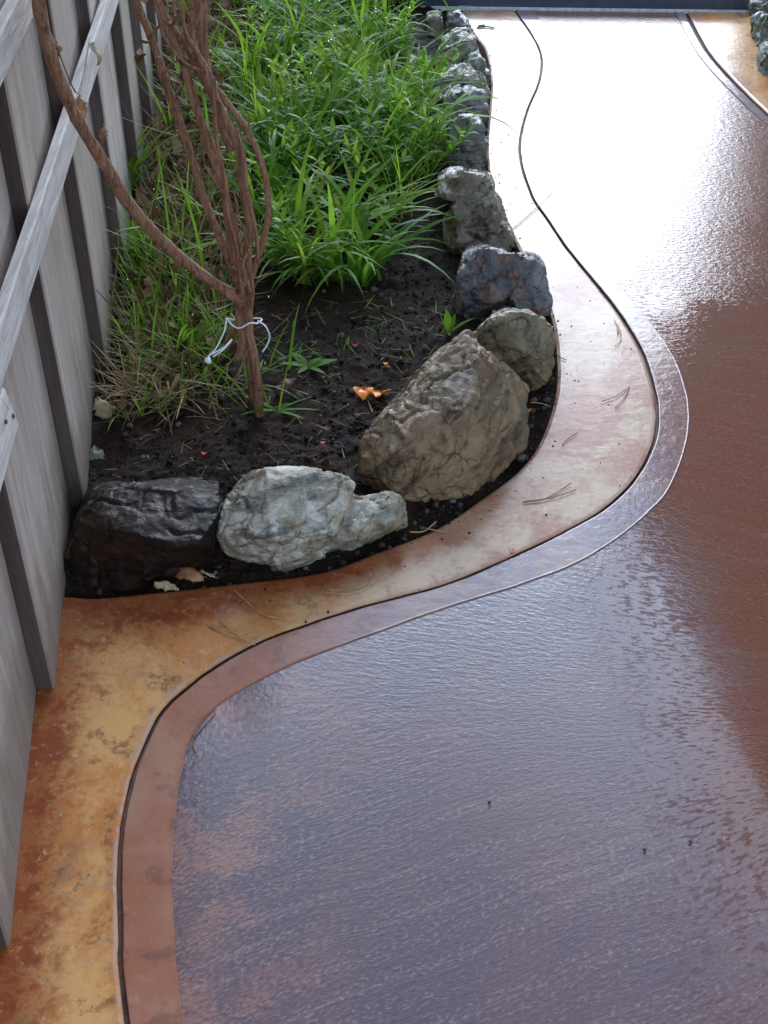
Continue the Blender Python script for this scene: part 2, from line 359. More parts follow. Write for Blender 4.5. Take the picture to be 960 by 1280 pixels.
Fp = [Vector((-.085, .2, 0))] + [G(*p) for p in [(229, 1277), (219, 1172), (215, 1093), (219, 1020), (231, 945), (248, 908), (268, 885), (305, 860), (370, 828), (470, 790),
      (570, 755), (648, 731), (727, 700), (795, 654), (842, 600), (862, 520), (845, 452), (808, 396), (773, 355), (738, 312), (710, 275), (690, 240), (677, 190),
      (680, 143), (697, 100), (697, 67), (683, 37), (667, 12)]]
RFp = [Vector((p[0], p[1], 0)) for p in [(1.5, .2), (1.4, .86), (1.38, .95), (1.36, 1.02), (1.34, 1.1), (1.33, 1.2), (1.3, 1.3), (1.28, 1.36), (1.27, 1.42), (1.25, 1.5),
      (1.23, 1.58), (1.21, 1.66), (1.2, 1.74), (1.19, 1.82), (1.18, 1.92), (1.17, 2.05), (1.17, 2.25), (1.18, 2.45), (1.2, 2.65), (1.22, 2.85), (1.24, 3.05), (1.26, 3.25), (1.275, 3.5), (1.27, 3.75)]] + \
      [G(*p) for p in [(940, 140), (900, 100), (872, 67), (855, 37), (843, 13)]]
NS = 8
Lc, Gc, Fc, RFc = [catmull(p, NS) for p in (Lp, Gp, Fp, RFp)]
def offset(c, d):
    out = []
    for i, p in enumerate(c):
        t = (c[min(i + 1, len(c) - 1)] - c[max(i - 1, 0)]).normalized(); out.append(p + Vector((t.y, -t.x, 0)) * (d + .0011 * noise.noise(p * 23 + Vector((0, 0, d * 900))) + .0007 * noise.noise(p * 70)))
    return out
def strip(name, A, B, left, right, mat, nin=6):
    # profile: left list of (offset from A, z), right list of (offset back from B, z)
    V, F, UV = [], [], []
    m = len(left) + nin + len(right)
    for a, b in zip(A, B):
        d = b - a; ln = d.length; d = d / ln
        for o, z in left: V.append(a + d * o + Vector((0, 0, z))); UV.append(o / ln)
        for k in range(nin):
            f = (k + 1) / (nin + 1); V.append(a + (b - a) * f + Vector((0, 0, left[-1][1] * (1 - f) + right[0][1] * f))); UV.append(f)
        for o, z in right: V.append(b - d * o + Vector((0, 0, z))); UV.append(1 - o / ln)
    for i in range(len(A) - 1):
        for k in range(m - 1): F.append((i * m + k, i * m + k + 1, (i + 1) * m + k + 1, (i + 1) * m + k))
    idx = [1 if max(V[v].z for v in f) < -.0008 and min(V[v].z for v in f) > -.05 and min(V[v].z for v in f) < -.006 else 0 for f in F]
    o = mesh_obj(name, V, F, [mat, MAT_DIRT], matidx=idx)
    uvl = o.data.uv_layers.new(name='UVMap')
    for l in o.data.loops: uvl.data[l.index].uv = (UV[l.vertex_index], V[l.vertex_index].y)
    return struct(o)
MAT_DIRT = simple('groove_dirt', (.11, .045, .026), .7, .4, 60)
gl, gr = offset(Gc, -.003), offset(Gc, .003); Fc = offset(Fc, 0)
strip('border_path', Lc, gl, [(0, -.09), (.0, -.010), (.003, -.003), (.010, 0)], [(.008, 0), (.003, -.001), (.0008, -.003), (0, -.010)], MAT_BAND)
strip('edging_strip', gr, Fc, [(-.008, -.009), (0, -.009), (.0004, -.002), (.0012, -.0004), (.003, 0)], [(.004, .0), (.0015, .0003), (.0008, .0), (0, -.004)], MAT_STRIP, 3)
strip('path', Fc, RFc, [(-.002, -.0022), (.004, -.0022)], [(.004, -.0022), (.0, -.0022)], MAT_SLAB, 24)
RGc = offset(RFc, .045); RLc = offset(RFc, .30)
rgl, rgr = offset(RFc, .0405), offset(RFc, .0495)
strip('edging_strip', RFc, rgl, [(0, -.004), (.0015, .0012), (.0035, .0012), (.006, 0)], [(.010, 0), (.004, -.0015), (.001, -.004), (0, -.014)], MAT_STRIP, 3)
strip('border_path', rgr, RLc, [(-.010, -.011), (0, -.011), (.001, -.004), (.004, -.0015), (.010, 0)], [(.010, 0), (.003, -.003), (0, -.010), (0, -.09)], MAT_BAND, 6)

# planting bed soil
bedL = [(p.y, p.x) for p in Lc if p.y > 1.655]
bedL = sorted(bedL)
by = np.array([a for a, b in bedL]); bx = np.array([b for a, b in bedL])
def bed_x(y): return float(np.interp(y, by, bx))
def soil_z(x, y):
    e = min(max((bed_x(y) - x) / .22, 0), 1) if y > 1.66 else 0
    e2 = min(max((y - 1.66) / .25, 0), 1)
    e = e * e2
    p = Vector((x, y, 0))
    return -.022 + .035 * e + .010 * noise.noise(p * 7) + .008 * noise.noise(p * 19) + .006 * noise.noise(p * 45) + .006 * abs(noise.noise(p * 80)) + .003 * noise.noise(p * 140)
V, F = [], []
ny, nx = 460, 150
for j in range(ny + 1):
    y = 1.672 + (5.3 - 1.672) * (j / ny) ** 1.35
    x0, x1 = fence_x(y) - .05, bed_x(y)
    for i in range(nx + 1):
        x = x0 + (x1 - x0) * i / nx; V.append((x, y, soil_z(x, y)))
for j in range(ny):
    for i in range(nx): a = j * (nx + 1) + i; F.append((a, a + 1, a + nx + 2, a + nx + 1))
struct(mesh_obj('soil_bed', V, F, MAT_SOIL, smooth=True))
MAT_GROUND = simple('far_ground', (.05, .042, .028), 1.0, .5, 5, .03, .05)
gv = [(-80, -60, -.10), (80, -60, -.10), (80, 120, -.10), (-80, 120, -.10)]
struct(mesh_obj('ground', gv, [(0, 1, 2, 3)], MAT_GROUND))

# ------------------------------------------------------------------ end board, pot
MAT_BEAM = simple('slate_painted_timber', (.035, .045, .075), .45, .25, 25)
a0, a1 = G(470, 9.5), G(1060, 17)
d = (a1 - a0).normalized(); nrm = Vector((-d.y, d.x, 0))
V = []; F = []
prof = [(0, -.09), (0, .044), (.004, .048), (.09, .048), (.09, -.09)]
for q in (a0 - d * .1, a1 + d * .05):
    for o_, z in prof: V.append(q + nrm * o_ + Vector((0, 0, z)))
n_ = len(prof)
F = [(k, n_ + k, n_ + (k + 1) % n_, (k + 1) % n_) for k in range(n_)] + [tuple(range(n_)), tuple(range(2 * n_ - 1, n_ - 1, -1))]
eb = mesh_obj('edging_board', V, F, MAT_BEAM, loc=G(780, 12))
tag(eb, 'dark slate blue timber board lying across the far end of the wet path', 'edging board')
V = []; F = []
prof = [(-.006, -.006), (-.006, .006), (-.001, .009), (-.001, -.006)]
for q in (a0 - d * .02, a1 - d * .05):
    for o_, z in prof: V.append(q + nrm * o_ + Vector((0, 0, z)))
F = [(k, 4 + k, 4 + (k + 1) % 4, (k + 1) % 4) for k in range(4)] + [(0, 1, 2, 3), (7, 6, 5, 4)]
lip = mesh_obj('metal_lip', V, F, simple('pale_lip', (.5, .52, .55), .35, .2, 60), parent=eb); lip.matrix_parent_inverse = Matrix.Translation(-eb.location)

def lathe(name, prof, mat, loc, ns=32):
    V, F = [], []
    for r, z in prof:
        for k in range(ns): V.append((r * math.cos(2 * math.pi * k / ns), r * math.sin(2 * math.pi * k / ns), z))
    for i in range(len(prof) - 1):
        for k in range(ns): F.append((i * ns + k, i * ns + (k + 1) % ns, (i + 1) * ns + (k + 1) % ns, (i + 1) * ns + k))
    F.append(tuple(range(ns))[::-1])
    o = mesh_obj(name, V, F, mat, smooth=True); o.location = loc; return o
pot = lathe('clay_pot', [(.05, 0), (.055, .002), (.085, .13), (.098, .132), (.100, .17), (.09, .172), (.085, .16), (.07, .15), (.0, .15)], simple('terracotta', (.22, .07, .04), .7, .3, 30), G(556, 4))
tag(pot, 'reddish brown clay pot standing behind the farthest rocks, only its base in view', 'plant pot')

# ------------------------------------------------------------------ fence
fence = empty('wooden_fence', (fence_x(2.9), 2.9, 0), 'weathered grey board fence with horizontal rails beside the planting bed', 'fence')
fdir = Vector((-.078, 1, 0)).normalized(); fn = Vector((fdir.y, -fdir.x, 0))   # fn points to the bed
def FV(s, off, z): return Vector((-.512, 1.024, 0)) + fdir * s + fn * (off - .031) + Vector((0, 0, z))
def fobj(name, V, F, mats, idx=None, smooth=False):
    o = mesh_obj(name, V, F, mats, fence, smooth, None, idx)
    o.matrix_parent_inverse = Matrix.Translation(-fence.location); return o
def board(s0, s1, zb, zt, seed):
    # one wide board: near edge stands proud, far edge tucks back
    rs = random.Random(seed); V, F, idx = [], [], []; nz = 26; cols = 7
    pr = [(s0 + .001, -.020, 1), (s0, .031, 1), (s0 + .004, .034, 0)]
    for k in range(cols): f = k / (cols - 1); pr.append((s0 + .012 + (s1 - .018 - s0) * f,   .0335 - .029 * f, 0))
    pr += [(s1 - .001, .002, 0), (s1, -.006, 1), (s1, -.020, 1)]
    m = len(pr)
    for j in range(nz + 1):
        t = j / nz; z = zb + (zt - zb) * t ** 1.5
        for i, (s, o, e) in enumerate(pr):
            wv = .0025 * noise.noise(Vector((seed * 3.1, z * 2.2, s * 3))) + .0010 * noise.noise(Vector((seed * 9.1, z * 3, s * 40)))
            ed = .0016 * noise.noise(Vector((seed * 5.3, z * 9, i)))
            zz = z
            if j == 0: zz = zb + .006 * noise.noise(Vector((s * 14, seed, 0)))
            V.append(FV(s + ed, o + wv, zz))
    for j in range(nz):
        for i in range(m):
            i2 = (i + 1) % m; F.append((j * m + i, j * m + i2, (j + 1) * m + i2, (j + 1) * m + i))
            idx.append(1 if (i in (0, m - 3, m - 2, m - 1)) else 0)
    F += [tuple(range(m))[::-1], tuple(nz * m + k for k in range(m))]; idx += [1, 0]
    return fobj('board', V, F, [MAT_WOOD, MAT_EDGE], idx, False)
sj = [-.53, -.055, .425, .902, 1.382, 1.868, 2.40, 2.87, 3.34, 3.81, 4.28, 4.75]
for k in range(len(sj) - 1):
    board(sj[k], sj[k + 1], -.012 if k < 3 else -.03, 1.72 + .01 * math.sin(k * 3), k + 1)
def rail(s0, s1, z0, z1, off0, off1, seed, cut=0.0):
    V, F = [], []; n = 30
    for j in range(n + 1):
        s = s0 + (s1 - s0) * j / n
        wz = .004 * noise.noise(Vector((s * 1.6, seed, 0))); e = .0012 * noise.noise(Vector((s * 22, seed, 4)))
        sc = cut if j == n else 0
        for o, z in ((off0, z0 + .001), (off1 - .003, z0), (off1, z0 + .004), (off1, z1 - .004), (off1 - .003, z1), (off0, z1 - .001)):
            V.append(FV(s - sc * (z - z0) / (z1 - z0), o + e, z + wz))
    for j in range(n):
        for i in range(6): F.append((j * 6 + i, j * 6 + (i + 1) % 6, (j + 1) * 6 + (i + 1) % 6, (j + 1) * 6 + i))
    F += [tuple(range(6))[::-1], tuple(n * 6 + k for k in range(6))]
    return fobj('rail', V, F, MAT_RAIL)
rail(-.5, 4.7, .570, .638, .0355, .052, 1)
rail(-.5, 1.38, .870, .930, .0355, .053, 2)
rail(-.5, .488, .478, .564, .0355, .051, 3, .06)
for s, z in [(.462, .512), (.42, .53)]:
    V, F = tube_geo([FV(s, .050, z), FV(s, .0535, z)], .0035, 8); fobj('nail', V, F, simple('rusty_nail', (.05, .03, .025), .6), smooth=True)

# ------------------------------------------------------------------ rocks
def hull(points):
    bm = bmesh.new()
    for p in points: bm.verts.new(p)
    r = bmesh.ops.convex_hull(bm, input=bm.verts)
    bmesh.ops.delete(bm, geom=[g for g in r['geom_interior'] if isinstance(g, bmesh.types.BMVert)], context='VERTS')
    bmesh.ops.recalc_face_normals(bm, faces=bm.faces)
    return bm
RG_GROUP = 'rocks edging the planting bed'
def rock(hulls, mat, label, vox=.0045, amp=.008, seed=0, strat=(0, 0, 1), name='rock', group=RG_GROUP, chip=1.0, nplanes=16):
    tmp = bpy.data.meshes.new('tmp'); V, F = [], []
    for pts in hulls:
        bm = hull(pts); b = len(V); bm.verts.index_update()
        V += [v.co.copy() for v in bm.verts]; F += [tuple(b + v.index for v in f.verts) for f in bm.faces]; bm.free()
    c = sum(V, Vector()) / len(V); c.z = 0; V = [c + Vector(((v.x - c.x) * 1.05, (v.y - c.y) * 1.05, v.z * 1.03)) for v in V]
    tmp.from_pydata([v - c for v in V], [], F); to = bpy.data.objects.new('tmp', tmp); COL.objects.link(to)
    md = to.modifiers.new('r', 'REMESH'); md.mode = 'VOXEL'; md.voxel_size = vox
    bpy.context.view_layer.update()
    ev = to.evaluated_get(bpy.context.evaluated_depsgraph_get()); me = bpy.data.meshes.new_from_object(ev)
    bpy.data.objects.remove(to); bpy.data.meshes.remove(tmp); me.name = name
    so = Vector((seed * 3.7, seed * 1.3, seed * 7.1)); st = Vector(strat).normalized()
    nv = len(me.vertices); co = np.empty(nv * 3); me.vertices.foreach_get('co', co); co = co.reshape(-1, 3)
    nr = np.array([tuple(v.normal) for v in me.vertices]); out = co.copy()
    rr = np.random.default_rng(seed + 50)
    for k in range(nplanes):
        n_ = rr.normal(size=3); n_[2] = abs(n_[2]) * .8; n_ /= np.linalg.norm(n_); pj = co @ n_; hi = pj.max(); d_ = hi - (hi - pj.mean()) * rr.uniform(.03, .15)
        ex = np.maximum(pj - d_, 0); co = co - np.outer(ex * .93, n_)
    tmpm = me; me.vertices.foreach_set('co', co.ravel()); me.update(); nr = np.array([tuple(v.normal) for v in me.vertices]); out = co.copy()
    for i in range(nv):
        p = Vector(co[i]); q = p + so
        lay = q.dot(st) + .012 * noise.noise(q * 9)
        saw = (lay * 38) % 1.0; saw = saw if saw < .8 else (1 - saw) * 4
        vd = noise.voronoi(q * 13)[0]
        cr = abs(noise.noise(q * 10 + Vector((5, 5, 5)) + Vector((1, 1, 1)) * noise.noise(q * 20) * .5)); pl = noise.cell(q * 16 + Vector((noise.noise(q * 12), noise.noise(q * 12 + Vector((9, 0, 0))), 0)))
        dsp = .38 * noise.noise(q * 8) + .22 * (abs(noise.noise(q * 17)) * -2 + .5) + .16 * noise.noise(q * 42) + .14 * noise.noise(q * 95) + .40 * chip * (min(vd[1] - vd[0], .22) - .15) * 2 - (.7 * (1 - cr / .035) if cr < .035 else 0) + .45 * (pl - .5) + .45 * (saw - .5) * max(0, noise.noise(q * 5) + .4)
        out[i] = co[i] + nr[i] * dsp * amp * 1.15
    me.vertices.foreach_set('co', out.ravel()); me.update()
    me.polygons.foreach_set('use_smooth', [True] * len(me.polygons))
    me.materials.clear(); me.materials.append(mat)
    o = bpy.data.objects.new(name, me); COL.objects.link(o); o.location = c
    return tag(o, label, 'rock', group)
def pts(*a): return [G(*p) for p in a]
def back(front, dy, z=-.04):      # footprint behind a traced face
    return [Vector((p.x, p.y + dy, z)) for p in front]

# dark wet block by the fence
rock([pts((98, 652, .085), (135, 617, .10), (180, 615, .105), (235, 615, .105), (281, 623, .10), (265, 672, .095), (215, 685, .095), (172, 685, .10), (135, 655, .10),
          (150, 745, -.02), (220, 731, -.02), (262, 714, -.02), (70, 748, -.03), (272, 650, -.02), (110, 600, -.04), (270, 590, -.04)),
      pts((70, 744, -.02), (80, 690, .05), (100, 655, .085), (125, 660, .09), (150, 690, .075), (185, 700, .06), (215, 728, -.01), (150, 745, -.02))],
     mat_rock('dark_wet_rock', (.006, .0036, .0028), (.014, .0078, .0055), (.022, .0125, .0095), .42, 1, (.05, .025, .014), .4, (.3, .2, 0), .05, .06, .35, .15),
     'dark brown wet block of rock against the fence bottom', seed=1, amp=.007, strat=(.2, .3, 1))
# pale two-lobed rock
rock([pts((277, 687, .02), (275, 663, .07), (289, 628, .11), (312, 605, .135), (339, 588, .165), (371, 586, .165), (400, 594, .155), (435, 597, .13), (445, 608, .11),
          (333, 676, .115), (377, 664, .125), (420, 660, .11), (430, 640, .095), (298, 703, -.01), (356, 716, -.02), (420, 690, -.01), (300, 600, -.03), (430, 600, -.03), (330, 640, .13), (385, 630, .135)),
      pts((395, 660, .07), (447, 617, .10), (480, 615, .095), (507, 622, .085), (514, 634, .075), (509, 650, .05), (460, 673, .03), (429, 672, .065), (470, 640, .09), (400, 697, -.02), (508, 655, -.01), (500, 620, -.02), (440, 690, -.02))],
     mat_rock('pale_lichen_rock', (.045, .038, .024), (.22, .20, .14), (.64, .61, .50), .5, 1.1, (.42, .28, .12), .45, (.5, .2, .4), .25, .5),
     'pale grey white rock with a stepped second lobe, between dark block and largest brown rock', seed=2, amp=.010, strat=(.25, -.5, 1))
# big brown rock
rock([pts((448, 583, .06), (457, 551, .085), (481, 516, .125), (517, 473, .17), (549, 441, .20), (584, 418, .215), (605, 433, .205), (648, 477, .135), (660, 497, .10), (659, 530, .06), (652, 562, .02),
          (626, 579, .01), (591, 618, -.01), (552, 640, -.02), (538, 643, -.02), (517, 629, .02), (506, 617, .045), (450, 604, .0), (540, 655, -.04), (590, 625, -.04), (470, 612, -.03), (540, 545, .155), (590, 500, .17), (585, 570, .10), (510, 590, .095), (545, 625, .045),
          (460, 540, -.04), (560, 440, -.04), (640, 480, -.04))],
     mat_rock('brown_rock', (.034, .018, .007), (.145, .080, .032), (.25, .165, .080), .55, .8, (.085, .070, .030), .75, (.4, .7, .2), .10, .45),
     'largest rock of the edging, brown and tilted, with a sharp point at its upper end', seed=3, amp=.012, vox=.005, strat=(.7, -.5, .6), nplanes=9)
# olive slab behind it
rock([pts((590, 424, .15), (609, 402, .185), (634, 391, .19), (655, 393, .19), (676, 400, .175), (691, 408, .15), (694, 431, .11), (693, 463, .05), (684, 482, .01), (662, 494, -.02), (640, 490, -.02), (620, 470, .0),
          (655, 440, .125), (610, 430, .14), (630, 380, -.03), (685, 420, -.03), (600, 430, -.03))],
     mat_rock('olive_rock', (.028, .020, .009), (.110, .080, .036), (.22, .17, .09), .5, 1, (.16, .11, .06), .4, (.1, .8, .3), .2, .4),
     'olive grey slab of rock leaning behind the point of the largest brown rock', seed=4, amp=.010, strat=(.8, .1, .5), nplanes=8)
# blue rock with rust
rock([pts((579, 321, .15), (597, 315, .165), (617, 311, .175), (628, 330, .165), (640, 360, .12), (620, 352, .115), (577, 342, .12), (573, 358, .08), (565, 380, .03), (579, 405, -.01), (600, 408, -.02), (640, 395, .0), (600, 340, .14), (590, 300, -.03), (640, 320, -.03)),
      pts((622, 320, .165), (647, 318, .175), (667, 317, .17), (677, 323, .155), (682, 335, .135), (682, 368, .065), (687, 382, .03), (682, 400, -.02), (650, 400, -.02), (643, 387, .06), (632, 350, .135), (660, 345, .14), (660, 320, -.03))],
     mat_rock('blue_rust_rock', (.024, .024, .026), (.085, .096, .102), (.185, .19, .185), .42, 1.2, (.25, .115, .065), .75, (.9, .3, .2), .35, .3),
     'blue grey rock with rust red patches, right behind the olive slab', seed=5, amp=.010, strat=(.9, .2, .2))
# grey brown tall rock
rock([pts((541, 232, .155), (552, 223, .18), (564, 212, .20), (583, 216, .20), (612, 221, .19), (615, 230, .17), (619, 250, .14), (585, 255, .14), (560, 252, .14), (543, 248, .13), (560, 215, 0), (610, 220, 0)),
      pts((557, 272, .11), (575, 250, .15), (600, 246, .16), (621, 240, .15), (624, 255, .13), (634, 288, .07), (646, 316, .0), (620, 330, -.02), (578, 326, -.02), (557, 318, 0), (552, 284, .07), (590, 290, .10), (612, 285, .10), (570, 250, -.03), (625, 260, -.03))],
     mat_rock('grey_brown_rock', (.028, .020, .012), (.125, .095, .058), (.31, .275, .20), .5, .9, (.12, .10, .05), .5, (.2, .4, .6), .2, .4),
     'tall grey brown rock with overhanging top ledge, next beyond the rust patched rock', seed=6, amp=.014, vox=.006, strat=(.2, .1, 1))
# the small far rocks
def far_rock(outline, base, mat, label, seed, slope=60, depth=.16, bulge=.02):
    y0 = G(480, base).y; ta = math.tan(R(slope)); P = []
    for px, py in outline:
        d_ = ray(px, py); t = (-CAM_H - y0 * ta) / (d_.z - d_.y * ta); P.append(Vector((d_.x * t, d_.y * t, CAM_H + d_.z * t)))
    c_ = sum(P, Vector()) / len(P)
    Q = P + [c_ + Vector((0, -bulge, bulge * .8))] + [Vector((p.x * .9 + c_.x * .1, c_.y + depth, max(p.z * .75, -.02))) for p in P] + [Vector((p.x * .9 + c_.x * .1, c_.y + depth * .8, -.05)) for p in P]
    Q += [Vector((p.x, y0 + .02, -.05)) for p in P]
    return rock([Q], mat, label, .007, .018, seed, (random.uniform(-1, 1), random.uniform(-1, 1), 1))
ma = mat_rock('slate_rock', (.032, .032, .030), (.115, .112, .10), (.23, .22, .195), .42, 1, (.14, .13, .08), .4, (.3, .1, 0), .35, .3)
mb = mat_rock('tan_rock', (.07, .05, .03), (.23, .19, .13), (.42, .39, .32), .5, 1, (.16, .14, .06), .5, (.5, .3, 0), .2, .4)
mc = mat_rock('moss_rock', (.03, .034, .022), (.10, .11, .075), (.21, .22, .17), .5, 1, (.10, .13, .05), .6, (.2, .7, .1), .2, .4)
far_rock([(562, 152), (571, 148), (600, 148), (607, 156), (608, 200), (607, 216), (588, 214), (574, 190), (562, 172)], 218, ma, 'dark slate rock with a flat top, just beyond the tall grey brown rock', 11)
far_rock([(547, 132), (560, 117), (580, 112), (604, 119), (611, 127), (610, 141), (601, 150), (572, 152), (552, 146)], 155, ma, 'blue grey rounded rock with a dark hollow, between flat slate and tan rocks', 12)
far_rock([(545, 97), (560, 89), (577, 85), (600, 94), (610, 105), (611, 120), (602, 122), (578, 118), (552, 112)], 124, mb, 'light tan rock with a bright top edge, among the far edging rocks', 13)
far_rock([(577, 82), (590, 70), (602, 65), (609, 80), (612, 99), (604, 103), (590, 98), (579, 92)], 105, mc, 'mossy green grey rock leaning at the edge of the far path border', 14)
far_rock([(546, 62), (560, 52), (575, 44), (590, 47), (598, 53), (592, 66), (578, 80), (560, 80), (549, 74)], 84, mb, 'grey rock with a pale flat top beside the small blue rosette plant', 15)
far_rock([(561, 18), (575, 14), (584, 25), (592, 42), (583, 48), (568, 47), (561, 34)], 52, ma, 'blue grey pointed rock, last of the edging before the end board', 16)
far_rock([(533, 24), (547, 18), (556, 26), (557, 42), (540, 45), (532, 38)], 50, mb, 'small brown rock half hidden under drooping grass near the clay pot', 17)
# right hand corner
far_rock([(946, 10), (955, 3), (968, 4), (976, 14), (974, 26), (956, 28), (947, 22)], 30, mc, 'mossy rock at the far right corner, higher of two', 18)
far_rock([(950, 34), (957, 22), (972, 22), (985, 34), (984, 54), (962, 60), (952, 50)], 62, mc, 'mossy rock at the far right corner, lower and nearer of two', 19)
far_rock([(957, 68), (966, 58), (985, 60), (1000, 72), (996, 92), (974, 94)], 98, mc, 'mossy rock cut by the right edge beside the orange border', 20)

# ------------------------------------------------------------------ blades (grass, weeds, litter)
class Blades:
    def __init__(s): s.V, s.F, s.T, s.tips, s.n = [], [], [], [], 0
    def add(s, base, az, length, width, lean, curl, tint, prof='g', seg=6, twist=0.0):
        hd = np.array([math.cos(az), math.sin(az), 0.]); sd_ = np.array([-math.sin(az), math.cos(az), 0.])
        p = np.array(base, float); th = lean; st = length / seg; b = s.n
        for i in range(seg + 1):
            t = i / seg
            if prof == 'g': wd = width * (1 - t ** 2.2) * (.65 + .35 * min(1, t * 5))
            elif prof == 'l': wd = width * max(math.sin(math.pi * min(.999, t ** .75)), .06)
            else: wd = width * (1 - .5 * t)
            tw = twist * t; dr = hd * math.sin(th) + np.array([0, 0, math.cos(th)])
            nn = np.cross(sd_, dr); sv = sd_ * math.cos(tw) + nn * math.sin(tw)
            if i == seg: wd *= .3
            s.V.append(p - sv * wd / 2); s.V.append(p + sv * wd / 2); s.T += [tint, tint]
            if i < seg:
                k = b + 2 * i; s.F.append((k, k + 1, k + 3, k + 2)); p = p + dr * st; th = min(th + curl / seg, 2.85)
                if p[2] < -.012: p[2] = -.012; th = min(th, 1.57)
            if i in (seg, seg // 2): s.tips.append(p.copy())
        s.n += 2 * (seg + 1)
    def build(s, name, mat, parent=None, loc=None):
        V = np.array(s.V)
        if loc is not None: V = V - np.array(loc)
        o = mesh_obj(name, V.tolist(), s.F, mat, parent, True)
        at = o.data.attributes.new('tint', 'FLOAT', 'POINT'); at.data.foreach_set('value', np.array(s.T, dtype=np.float32))
        if loc is not None and parent is None: o.location = loc
        return o
def inpoly(x, y, poly):
    c = False; j = len(poly) - 1
    for i in range(len(poly)):
        xi, yi, xj, yj = poly[i].x, poly[i].y, poly[j].x, poly[j].y
        if (yi > y) != (yj > y) and x < (xj - xi) * (y - yi) / (yj - yi) + xi: c = not c
        j = i
    return c
def sample(poly_px, n, bias=None):
    P = [G(*p) for p in poly_px]; x0, x1 = min(p.x for p in P), max(p.x for p in P); y0, y1 = min(p.y for p in P), max(p.y for p in P); out = []
    while len(out) < n:
        x, y = random.uniform(x0, x1), random.uniform(y0, y1)
        if inpoly(x, y, P) and x > fence_x(y) + .03: out.append((x, y, soil_z(x, y) - .004))
    return out
U = random.uniform
P1 = [(330, 350), (400, 368), (470, 362), (505, 315), (512, 250), (550, 205), (555, 165), (515, 115), (490, 60), (525, 20), (530, -70), (290, -70), (310, 60), (315, 150), (322, 250)]
P2 = [(140, 330), (200, 330), (285, 390), (300, 460), (270, 490), (220, 480), (180, 470), (135, 420)]
P3 = [(145, -40), (310, -40), (325, 150), (325, 330), (285, 380), (140, 420)]
P4 = [(125, 440), (200, 440), (250, 490), (230, 525), (125, 540)]
gb = Blades()
for (x, y, z) in sample(P1, 640):
    if noise.noise(Vector((x * 5.5, y * 4.5, 3))) < -.06: continue
    kind = random.random() + .35 * noise.noise(Vector((x * 2.2, y * 2.2, 5))); tb = .62 + .55 * noise.noise(Vector((x * 3, y * 3, 8))) + U(-.15, .15)
    if kind < .45:       # arching broad-bladed grass
        for k in range(random.randint(7, 13)):
            gb.add((x + U(-.02, .02), y + U(-.02, .02), z), U(0, 6.283), U(.18, .42), U(.009, .019), U(.1, .8), U(.8, 2.4), min(.97, max(.1, tb + U(-.2, .2))), 'g', 7, U(-.6, .6))
    elif kind < .54:     # fine grass
        for k in range(random.randint(14, 24)):
            gb.add((x + U(-.03, .03), y + U(-.03, .03), z), U(0, 6.283), U(.12, .30), U(.003, .006), U(.0, .6), U(.3, 1.4), min(.99, max(.1, tb + U(-.2, .25))), 'g', 6, U(-.5, .5))
    else:                # leafy stems with lance leaves
        for q in range(random.randint(1, 3)):
            a = U(0, 6.283); ln = U(.10, .24); lean = U(.1, .8); px_, py_ = x + U(-.03, .03), y + U(-.03, .03); nn = random.randint(5, 9)
            for k in range(nn):
                f = (k + 1) / nn; h_ = ln * f
                c_ = (px_ + math.cos(a) * math.sin(lean) * h_, py_ + math.sin(a) * math.sin(lean) * h_, z + math.cos(lean) * h_)
                for e in range(3):
                    gb.add(c_, k * 1.2 + e * 2.094 + U(-.4, .4), U(.035, .075) * (1.15 - .4 * f), U(.009, .017), U(.4, 1.2), U(.1, 1.1), min(.95, max(.05, tb + U(-.25, .15) + .15 * f)), 'l', 4, U(-.3, .3))
            gb.add((px_, py_, z), a, ln, .003, lean, .05, .3, 's', 4)
# low dark undergrowth fills between
for (x, y, z) in sample(P1, 2300):
    if noise.noise(Vector((x * 5.5, y * 4.5, 3))) < .0: continue
    gb.add((x, y, z), U(0, 6.283), U(.03, .10), U(.005, .013), U(.3, 1.2), U(.2, 1.2), U(.0, .5), random.choice('gl'), 4, U(-.4, .4))
for (x, y, z) in sample(P2, 60):
    tb = U(.35, .7)
    for k in range(random.randint(3, 8)):
        gb.add((x + U(-.02, .02), y + U(-.02, .02), z), U(0, 6.283), U(.07, .18), U(.003, .008), U(.0, .7), U(.3, 1.6), tb + U(-.15, .25), 'g', 6, U(-.5, .5))
for (x, y, z) in sample(P3, 55):
    tb = U(.4, .8)
    for k in range(random.randint(2, 6)):
        gb.add((x, y, z), U(0, 6.283), U(.15, .40), U(.004, .009), U(.0, .6), U(.3, 1.5), tb + U(-.2, .2), 'g', 6, U(-.5, .5))
for (x, y, z) in sample(P4, 14):
    for k in range(5):
        gb.add((x, y, z), U(0, 6.283), U(.05, .16), U(.003, .006), U(.2, .9), U(.4, 1.6), U(.4, .95), 'g', 5, U(-.5, .5))
# stray blades fanning out from the shrub foot, and along the fence
for (px, py, n) in [(520, 230, 14), (545, 175, 12), (530, 110, 10), (550, 60, 8), (300, 500, 10), (330, 515, 6), (260, 500, 8), (135, 250, 12), (150, 160, 12), (148, 330, 10), (125, 470, 8), (345, 470, 4)]:
    b0 = G(px, py)
    for k in range(n): gb.add((b0.x + U(-.04, .04), b0.y + U(-.04, .04), soil_z(b0.x, b0.y) - .003), U(0, 6.283), U(.08, .2), U(.004, .009), U(.4, 1.1), U(.4, 1.3), U(.4, .85), 'g', 6, U(-.4, .4))
for k in range(90):     # a few loose blades and sprigs on the bare soil
    p = G(U(330, 560), U(390, 480)); 
    if p.x < bed_x(p.y) - .12: gb.add((p.x, p.y, soil_z(p.x, p.y) + .002), U(0, 6.283), U(.015, .07), U(.002, .004), U(1.1, 1.5), U(.0, .2), U(.2, 1.0), 'g', 4)
